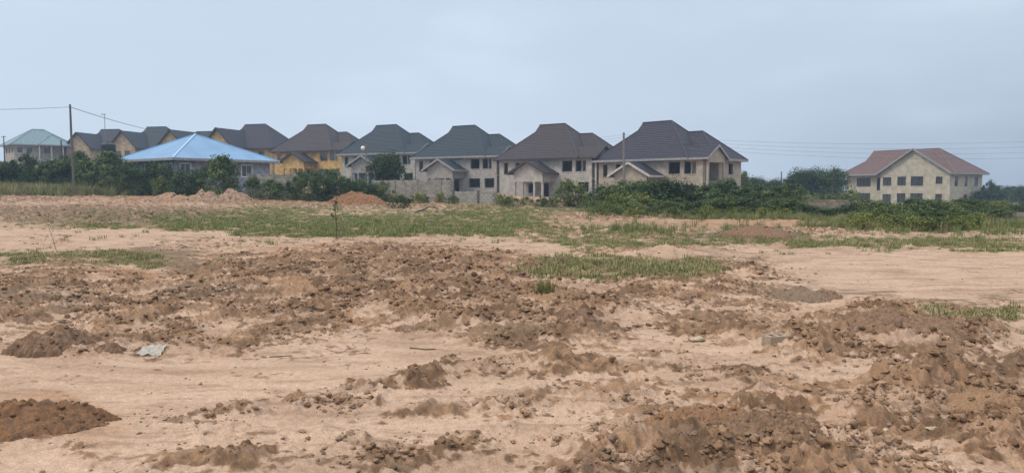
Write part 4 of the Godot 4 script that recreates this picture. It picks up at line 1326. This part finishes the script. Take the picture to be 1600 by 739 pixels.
func make_grass() -> void:
	var clump := noise(0.55, 3, 77)
	var gm := leaf_mat("grass_blade", Color(1, 1, 1), 0.3)
	var tuft := tuft_mesh(301, 22, 0.16, 0.16, 0.008, gm)
	var tall := tuft_mesh(302, 26, 0.20, 0.60, 0.010, gm)
	# [px0, px1, py0, py1, count, scale, mesh, dryness, label]
	var fields := [
		[120, 860, 324, 380, 11000, 1.0, tuft, 0.34, "patchy green grass across the middle of the cleared plot"],
		[0, 330, 376, 424, 1500, 0.7, tuft, 0.6, "thin grass over dark humus beside the sandy track"],
		[800, 1130, 396, 442, 1150, 0.8, tuft, 0.6, "rough grass in a hollow among the clods"],
		[800, 1120, 348, 388, 2600, 0.8, tuft, 0.5, "sparse grass tufts past the churned soil"],
		[1100, 1640, 372, 398, 2600, 0.8, tuft, 0.42, "strip of sparse grass along the flat sandy ground"],
		[1435, 1640, 490, 528, 900, 0.55, tuft, 0.55, "short wiry grass on the clod bank"],
		[0, 320, 338, 360, 900, 0.8, tuft, 0.7, "dry grass among the uprooted plants"],
		[700, 960, 312, 338, 2600, 1.1, tuft, 0.45, "grass and weeds at the foot of the low walls"],
		[-60, 340, 300, 310, 6500, 1.5, tall, 0.5, "tall yellowish grass along the foot of the hedge"],
		[930, 1680, 330, 364, 5000, 0.6, tall, 0.30, "tall green grass along the edge of the thicket"]]
	for f in fields:
		var spots := []
		var tries := 0
		while spots.size() < f[4] and tries < f[4] * 6:
			tries += 1
			var g := on_ground(rng.randf_range(f[0], f[1]), rng.randf_range(f[2], f[3]))
			# even cover on the ground, not in the picture
			var x := g.x + rng.randf_range(-1.0, 1.0)
			var d := -g.z + rng.randfn() * 0.04 * -g.z
			if d > 118.0: continue
			var dens := sample(k_grass, (x / half_width(d) + 1.0) * 0.5, d_row(d))
			var patchy := clampf(0.55 + 1.6 * clump.get_noise_2d(x, d), 0.0, 1.0)
			if rng.randf() > dens * dens * patchy * 1.3 + 0.004: continue
			var s: float = f[5] * rng.randf_range(0.35, 1.2) * (1.35 if rng.randf() < 0.1 else 1.0)
			var b := Basis(Vector3.UP, rng.randf() * TAU).scaled(Vector3(s, s * rng.randf_range(0.7, 1.2), s))
			var dry := clampf(f[7] + rng.randfn() * 0.30, 0.0, 1.0)
			var c := Color(0.150, 0.202, 0.060).lerp(Color(0.34, 0.28, 0.155), dry) * rng.randf_range(0.75, 1.2)
			spots.append([Transform3D(b, Vector3(x, ground_y(x, d) - 0.02, -d)), c])
		scatter("grass", f[8], f[6], spots, self, "grass")
	# a single upright tuft among the clods
	var p := on_ground(850.0, 466.0)
	p.y = ground_y(p.x, -p.z)
	var t := thing("grass_tuft", "single upright green grass tuft among the brown clods", "grass tuft", p)
	var own := leaf_mat("fresh_grass", Color(0.15, 0.165, 0.06), 0.3)
	piece("blades", tuft_mesh(305, 120, 0.16, 0.30, 0.006, own), Transform3D.IDENTITY, t)
	# a thin sapling
	p = on_ground(525.0, 373.0)
	p.y = ground_y(p.x, -p.z)
	var s := thing("sapling", "thin leafless sapling with a few wilted leaves in the grass", "sapling", p)
	var mb := MB.new()
	mb.tube([Vector3(0, -0.1, 0), Vector3(0.02, 0.5, 0), Vector3(-0.02, 1.0, 0.02), Vector3(0.03, 1.55, 0)], [0.018, 0.015, 0.011, 0.006], 6)
	for k in 7:
		var y := 0.5 + k * 0.15
		var a := k * 2.1
		mb.tube([Vector3(0, y, 0), Vector3(cos(a) * 0.16, y + 0.1, sin(a) * 0.16)], [0.008, 0.004], 5)
	part("stem", mb, mats["bark"], s)
	var lm := leaf_mat("wilted_leaf", Color(1, 1, 1))
	piece("foliage", crown_mesh(401, 0.5, 1.5, 0.75, 9, 110, 0.09, lm, 0.5), Transform3D.IDENTITY, s)

# ================================================================ heaps of earth
func mound_mesh(sd: int, rx: float, rz: float, h: float, lumpy: float, c1: Color, c2: Color, m: Material, peak := 1.4) -> ArrayMesh:
	var nl := noise(1.0, 2, sd, FastNoiseLite.TYPE_CELLULAR)
	nl.cellular_return_type = FastNoiseLite.RETURN_DISTANCE
	var nf := noise(2.2, 4, sd + 1)
	var nb := noise(0.7, 3, sd + 2)
	var R := 120
	var A := 120
	var vs := PackedVector3Array()
	var ns := PackedVector3Array()
	var cs := PackedColorArray()
	var idx := PackedInt32Array()
	var unit := maxf(0.10, h * 0.55)
	for i in R:
		var zz := 2.3 * i / (R - 1) - 1.15
		for j in A:
			var xx := 2.3 * j / (A - 1) - 1.15
			var x := xx * rx
			var z := zz * rz
			var an := atan2(zz, xx)
			var t := sqrt(xx * xx + zz * zz) / (1.0 + 0.30 * nb.get_noise_2d(cos(an) * 1.6, sin(an) * 1.6)) + 0.12 * nf.get_noise_2d(x / unit, z / unit)
			var k := pow(1.0 - smoothstep(0.0, 1.0, t), 1.0 / peak)
			var e := 1.0 - smoothstep(0.72, 1.0, t)
			var lump := 1.0 - clampf(nl.get_noise_2d(x / unit, z / unit) + 1.0, 0.0, 1.0)
			var y := h * k * (1.0 + 0.5 * nb.get_noise_2d(xx * 2.0, zz * 2.0))
			y += 0.55 * e * lumpy * (0.8 * lump + 0.40 * nf.get_noise_2d(x / unit, z / unit) + 0.22 * nf.get_noise_2d(x / unit * 3.0, z / unit * 3.0))
			y -= 0.10 * smoothstep(0.85, 1.05, t) + 0.015
			vs.append(Vector3(x, y, z))
			ns.append(Vector3.UP)
			var mix := clampf(0.5 + 1.1 * nf.get_noise_2d(x / unit * 0.7 + 9.0, z / unit * 0.7), 0.0, 1.0)
			cs.append(c1.lerp(c2, mix) * (1.0 + 0.25 * nf.get_noise_2d(x / unit * 3.0, z / unit * 3.0 + 5.0)))
	for i in R - 1:
		for j in A - 1:
			var a := i * A + j
			idx.append_array([a, a + 1, a + A, a + 1, a + A + 1, a + A])
	for i in R:
		for j in A:
			var l := vs[maxi(i - 1, 0) * A + j] - vs[mini(i + 1, R - 1) * A + j]
			var r := vs[i * A + mini(j + 1, A - 1)] - vs[i * A + maxi(j - 1, 0)]
			var n := l.cross(r)
			if n.y < 0.0: n = -n
			ns[i * A + j] = n.normalized() if n.length() > 1e-9 else Vector3.UP
	var arr := []
	arr.resize(Mesh.ARRAY_MAX)
	arr[Mesh.ARRAY_VERTEX] = vs
	arr[Mesh.ARRAY_NORMAL] = ns
	arr[Mesh.ARRAY_COLOR] = cs
	arr[Mesh.ARRAY_INDEX] = idx
	var am := ArrayMesh.new()
	am.add_surface_from_arrays(Mesh.PRIMITIVE_TRIANGLES, arr)
	am.surface_set_material(0, m)
	return am

func make_mounds() -> void:
	for k in 5: crumbs.append(clod_mesh(700 + k, 9, mats["soil"]))
	var brown := Color(0.30, 0.195, 0.130)
	var umber := Color(0.19, 0.122, 0.083)
	var red := Color(0.33, 0.185, 0.105)
	var sandy := Color(0.52, 0.37, 0.265)
	var rust := Color(0.28, 0.150, 0.080)
	# [centre px, base py, half width px, height m, depth m, lumpiness, colours, label]
	var list := [
		[45, 682, 135, 0.18, 0.38, 0.13, rust, umber, "fresh dark reddish-brown clod heap on the pale sand"],
		[85, 556, 70, 0.20, 0.35, 0.10, brown, umber, "rounded grey-brown lump of earth beside the churned ground"],
		[170, 558, 26, 0.08, 0.15, 0.04, umber, brown, "small flat dark lump next to the rounded grey-brown one"],
		[556, 322, 52, 1.15, 2.4, 0.10, rust, red, "smooth rusty red earth mound before the light green bushes"],
		[318, 317, 32, 0.95, 1.6, 0.22, sandy, brown, "pale sandy spoil heap before the hedge, left of the pointed one"],
		[365, 317, 32, 1.1, 1.7, 0.22, sandy, brown, "pointed pale spoil heap before the big rounded bush"],
		[268, 317, 40, 0.7, 1.6, 0.22, sandy, red, "low reddish spoil heap at the foot of the hedge"],
		[1190, 374, 60, 0.25, 1.8, 0.22, umber, brown, "dark clod heap on the strip of sparse grass"],
		[1045, 404, 46, 0.28, 0.8, 0.08, sandy, sandy, "pale sand heap behind the rough grass hollow"],
		[1398, 540, 125, 0.20, 0.75, 0.12, brown, umber, "broad brown heap of clods with a peaked lump, beside the concrete block"],
		[1255, 470, 52, 0.16, 0.6, 0.08, brown, Color(0.19, 0.155, 0.125), "grey-brown lumpy heap at the edge of the flat sand"],
		[1290, 466, 30, 0.13, 0.4, 0.07, umber, brown, "small dark lump on the sand next to the grey-brown heap"],
		[1110, 684, 105, 0.07, 0.34, 0.13, rust, brown, "crumbly brown heap of the long bank, beside bare sand"],
		[1210, 704, 95, 0.06, 0.32, 0.14, brown, umber, "dark crumbly heap of the long bank by the trench"],
		[1560, 655, 85, 0.15, 0.45, 0.10, Color(0.36, 0.22, 0.13), brown, "orange-brown heap beside the trench"]]
	for m in list:
		var p := on_ground(m[0], m[1])
		var d: float = -p.z + m[4] * 0.6
		p = Vector3(p.x / -p.z * d, 0, -d)
		p.y = minf(ground_y(p.x, d), land(p.x, d) + 0.12) - 0.01
		var o := MeshInstance3D.new()
		o.name = numbered("earth_heap")
		o.mesh = mound_mesh(int(500 + m[0]), m[2] / F * d, m[4], m[3], m[5], m[6], m[7], mats["soil"])
		add_child(o)
		o.position = p
		tag(o, m[8], "earth heap", "heaps of dug earth")
		var top: PackedVector3Array = o.mesh.surface_get_arrays(0)[Mesh.ARRAY_VERTEX]
		var spots := []
		var wide: float = m[2] / F * d
		for k in (260 if d < 14.0 else 90):
			var v := top[rng.randi() % top.size()]
			if v.y < 0.01: continue
			var s := wide * (0.010 + 0.085 * pow(rng.randf(), 3.6)) * 0.7
			var bb := Basis.from_euler(Vector3(rng.randf_range(-0.9, 0.9), rng.randf() * TAU, rng.randf_range(-0.9, 0.9))).scaled(Vector3(s, s * rng.randf_range(0.6, 1.0), s))
			spots.append([Transform3D(bb, v + Vector3(0, s * 0.1, 0)), m[6].lerp(m[7], rng.randf()) * rng.randf_range(0.75, 1.15)])
		scatter("dirt_crumb", "", crumbs[int(m[0]) % 5], spots, o)

# ================================================================ clods
func clod_mesh(sd: int, rings: int, m: Material) -> ArrayMesh:
	var n := noise(1.1, 3, sd)
	var r := RandomNumberGenerator.new()
	r.seed = sd
	var cuts := []
	for k in 11:
		cuts.append([Vector3(r.randfn(), r.randfn(), r.randfn()).normalized(), r.randf_range(0.5, 0.95)])
	var A := rings * 2
	var vs := PackedVector3Array()
	var ns := PackedVector3Array()
	var cs := PackedColorArray()
	var idx := PackedInt32Array()
	for i in rings + 1:
		for j in A:
			var th := PI * i / rings
			var ph := TAU * j / A
			var p := Vector3(sin(th) * cos(ph), cos(th), sin(th) * sin(ph))
			var k := 1.15                               # broken faces: a ball cut by planes, then roughened
			for f in cuts:
				var dt: float = p.dot(f[0])
				if dt > 0.2: k = minf(k, f[1] / dt)
			k *= 1.0 + 0.35 * n.get_noise_3dv(p * 1.3) + 0.40 * n.get_noise_3dv(p * 3.6)
			vs.append(Vector3(p.x, p.y * 0.72, p.z) * k)
			ns.append(Vector3.ZERO)
			var g := 1.0 + 0.3 * n.get_noise_3dv(p * 3.0 + Vector3.ONE * 5.0)
			cs.append(Color(g, g, g))
	for i in rings:
		for j in A:
			var a := i * A + j
			var b := i * A + (j + 1) % A
			for t in [[a, a + A, b], [b, a + A, b + A]]:
				var nn := (vs[t[2]] - vs[t[0]]).cross(vs[t[1]] - vs[t[0]])
				if nn.dot(vs[t[0]] + vs[t[1]] + vs[t[2]]) < 0.0:
					nn = -nn
					idx.append_array([t[0], t[2], t[1]])
				else:
					idx.append_array(t)
				for v in t: ns[v] += nn
	for i in ns.size(): ns[i] = ns[i].normalized() if ns[i].length() > 1e-9 else Vector3.UP
	var arr := []
	arr.resize(Mesh.ARRAY_MAX)
	arr[Mesh.ARRAY_VERTEX] = vs
	arr[Mesh.ARRAY_NORMAL] = ns
	arr[Mesh.ARRAY_COLOR] = cs
	arr[Mesh.ARRAY_INDEX] = idx
	var am := ArrayMesh.new()
	am.add_surface_from_arrays(Mesh.PRIMITIVE_TRIANGLES, arr)
	am.surface_set_material(0, m)
	return am

var crumbs := []
func make_clods() -> void:
	var ground: Node = get_node("ground")
	var tones := [Color(0.36, 0.225, 0.14), Color(0.25, 0.150, 0.090), Color(0.41, 0.27, 0.175), Color(0.26, 0.175, 0.115), Color(0.48, 0.335, 0.23)]
	var small := crumbs
	var clump := noise(1.1, 4, 88)
	var spots := [[], [], [], [], []]
	var made := 0
	var tries := 0
	while made < 40000 and tries < 600000:
		tries += 1
		var t := rng.randf() * 0.78
		var u := rng.randf()
		var d := row_d(t)
		var x := (2.0 * u - 1.0) * half_width(d)
		if absf(x) > 0.74 * d + 0.6: continue
		var c := sample(k_clod, u, t)
		var lone := rng.randf() < 0.05 * smoothstep(0.0, 0.5, clump.get_noise_2d(x * 0.7 + 40.0, d * 1.3))
		var bunch := smoothstep(0.02, 0.5, clump.get_noise_2d(x, d) + 0.4 * (c - 0.5))
		if not lone and rng.randf() > pow(c, 1.5) * (0.06 + bunch) * (0.8 if d < 7.5 else 1.0): continue
		var s := (0.005 + 0.042 * pow(rng.randf(), 6.0) * (0.3 + c)) * (0.55 + 0.050 * minf(d, 44.0))
		if lone: s = 0.004 + 0.016 * pow(rng.randf(), 2.5)
		var b := Basis.from_euler(Vector3(rng.randf_range(-0.9, 0.9), rng.randf() * TAU, rng.randf_range(-0.9, 0.9))).scaled(Vector3(s, s * rng.randf_range(0.55, 1.0), s * rng.randf_range(0.7, 1.3)))
		var col: Color = ground_color(x, d).lerp(tones[[0, 0, 1, 1, 2, 3, 4][rng.randi() % 7]], 0.55) * rng.randf_range(0.75, 1.12)
		spots[rng.randi() % 5].append([Transform3D(b, Vector3(x, ground_y(x, d) + s * 0.15, -d)), col])
		made += 1
	for k in 5:
		scatter("dirt_crumb", "", small[k], spots[k], ground)
	# the larger clods, each for itself
	var big := []
	for k in 8:
		for c in 3:
			var cm := StandardMaterial3D.new()
			cm = mats["soil"].duplicate()
			cm.albedo_color = tones[c if c < 2 else 3].linear_to_srgb()
			cm.resource_name = "clod_earth"
			if not mats.has("clod%d" % c): mats["clod%d" % c] = cm
			big.append(clod_mesh(720 + k, 9, mats["clod%d" % c]))
	made = 0
	tries = 0
	while made < 90 and tries < 60000:
		tries += 1
		var t := 0.10 + rng.randf() * 0.45
		var u := rng.randf_range(0.06, 0.94)
		var d := row_d(t)
		var x := (2.0 * u - 1.0) * half_width(d)
		if absf(x) > 0.69 * d: continue
		var c := sample(k_clod, u, t)
		if rng.randf() > pow(c, 1.5) * 0.8: continue
		var s := rng.randf_range(0.025, 0.055) * (0.75 + 0.035 * d)
		var b := Basis.from_euler(Vector3(rng.randf_range(-0.5, 0.5), rng.randf() * TAU, rng.randf_range(-0.5, 0.5))).scaled(Vector3(s * rng.randf_range(0.8, 1.4), s * rng.randf_range(0.6, 1.1), s))
		piece("dirt_clod", big[rng.randi() % big.size()], Transform3D(b, Vector3(x, ground_y(x, d) + s * 0.05, -d)), ground)
		made += 1

# ================================================================ debris
func stick(label: String, pts: Array, r: float, m: Material, called := "stick", category := "stick") -> void:
	var w := []
	var rad := []
	var c := Vector3.ZERO
	for k in pts.size():
		var p := on_ground(pts[k][0], pts[k][1])
		p.y = ground_y(p.x, -p.z) + r * 0.8 + (pts[k][2] if pts[k].size() > 2 else 0.0)
		w.append(p)
		rad.append(r * (1.0 - 0.5 * k / pts.size()))
	c = w[0]
	for k in w.size(): w[k] -= c
	var mb := MB.new()
	mb.tube(w, rad, 7)
	var o := part(called, mb, m, self)
	o.position = c
	tag(o, label, category)

func make_debris() -> void:
	var conc := mat("block_fragment", Color(0.37, 0.29, 0.22), 0.95, tex_stain, 4.0)
	# half-buried concrete block
	var p := on_ground(1214.0, 549.0)
	p.y = ground_y(p.x, -p.z)
	var o := thing("concrete_block", "half-buried hollow concrete block at the foot of the broad clod heap", "block", p - Vector3(0, 0.03, 0), 0.25)
	o.scale = Vector3.ONE * 0.85
	var mb := MB.new()
	for b in [[-0.15, -0.09], [-0.02, 0.03], [0.09, 0.15]]:
		mb.box(Vector3(b[0], -0.05, -0.065), Vector3(b[1], 0.105, 0.065))
	part("web", mb, conc, o)
	var sh := MB.new()
	sh.box(Vector3(-0.155, -0.05, 0.066), Vector3(0.155, 0.11, 0.10))
	sh.box(Vector3(-0.155, -0.05, -0.10), Vector3(0.155, 0.11, -0.066))
	part("shell", sh, conc, o)
	# crumpled scrap of white plastic
	p = on_ground(229.0, 556.0)
	var sc := MB.new()
	var nz := noise(9.0, 3, 91)
	for i in 10:
		for j in 8:
			var q := []
			for k in [[0, 0], [1, 0], [1, 1], [0, 1]]:
				var x: float = (i + k[0]) / 10.0 - 0.5
				var z: float = (j + k[1]) / 8.0 - 0.5
				var gx: float = p.x + x * 0.25 + z * 0.08
				var gd: float = -p.z + 0.1 - z * 0.34
				q.append(Vector3(x * 0.25 + z * 0.08, ground_y(gx, gd) - ground_y(p.x, -p.z) + 0.02 + 0.022 * nz.get_noise_2d(x * 0.5, z * 0.5) - 0.02 * z, z * 0.34 - 0.1))
			sc.quad(q[0], q[1], q[2], q[3], Vector3.UP)
	var s := part("plastic_scrap", sc, mat("white_plastic", Color(0.43, 0.385, 0.335), 0.7, tex_blotch, 3.0), self)
	s.position = Vector3(p.x, ground_y(p.x, -p.z), p.z)
	tag(s, "crumpled white plastic scrap on the sand next to the lumps", "scrap")
	# pale stones in the rubble by the trench
	var pale := mat("pale_stone", Color(0.52, 0.42, 0.30), 0.9, tex_blotch, 3.0)
	for k in [[1388, 682, 0.045, "flat pale stone in the rubble by the trench, left of the yellow one"], [1458, 678, 0.05, "yellowish pale stone by the trench edge"], [1094, 535, 0.07, "rounded grey stone on the clods behind the sand strip"], [1265, 664, 0.055, "round sandy stone on the long bank"]]:
		var g := on_ground(k[0], k[1])
		var st := MeshInstance3D.new()
		st.name = numbered("stone")
		st.mesh = clod_mesh(800 + int(k[0]), 8, pale)
		add_child(st)
		st.position = Vector3(g.x, ground_y(g.x, -g.z) + k[2] * 0.3, g.z)
		st.scale = Vector3(k[2] * 1.3, k[2] * 0.7, k[2])
		tag(st, k[3], "stone")
	var dark := mat("dark_branch", Color(0.05, 0.042, 0.036), 0.95)
	var root := mat("dry_root", Color(0.11, 0.082, 0.06), 0.95)
	stick("thin dark root arching out of the sand by the trench", [[1385, 578], [1402, 580], [1425, 588], [1450, 600]], 0.010, root, "root", "root")
	stick("dark fallen branch lying in the grass near the low wall", [[648, 333], [660, 331, 0.08], [670, 328, 0.22], [676, 327, 0.1], [684, 329, 0.15]], 0.07, dark, "fallen_branch", "branch")
	stick("long dry stick half buried in the churned ground", [[440, 480], [480, 486], [515, 492], [545, 490]], 0.016, root)
	stick("short dark stick lying across the pale sand", [[640, 545], [665, 547], [680, 546]], 0.008, root)
	stick("crooked dry root beside the small dark lumps", [[320, 461], [340, 466], [368, 460]], 0.02, root, "root", "root")
	stick("thin straight twig on the sand before the clod row", [[420, 558], [455, 557]], 0.006, root, "twig", "twig")
	# a thin dry weed stalk by the sandy track
	p = on_ground(88.0, 392.0)
	p.y = ground_y(p.x, -p.z)
	var tw := thing("dry_stalk", "thin bare dry weed stalk standing by the sandy track", "stalk", p)
	var tb := MB.new()
	tb.tube([Vector3(0, -0.1, 0), Vector3(-0.12, 0.35, 0), Vector3(-0.25, 0.75, 0)], [0.008, 0.006, 0.003], 5)
	for k in 4:
		tb.tube([Vector3(-0.05 - 0.05 * k, 0.2 + 0.14 * k, 0), Vector3(0.05 - 0.05 * k, 0.34 + 0.14 * k, 0.05)], [0.005, 0.002], 4)
	part("stem", tb, root, tw)
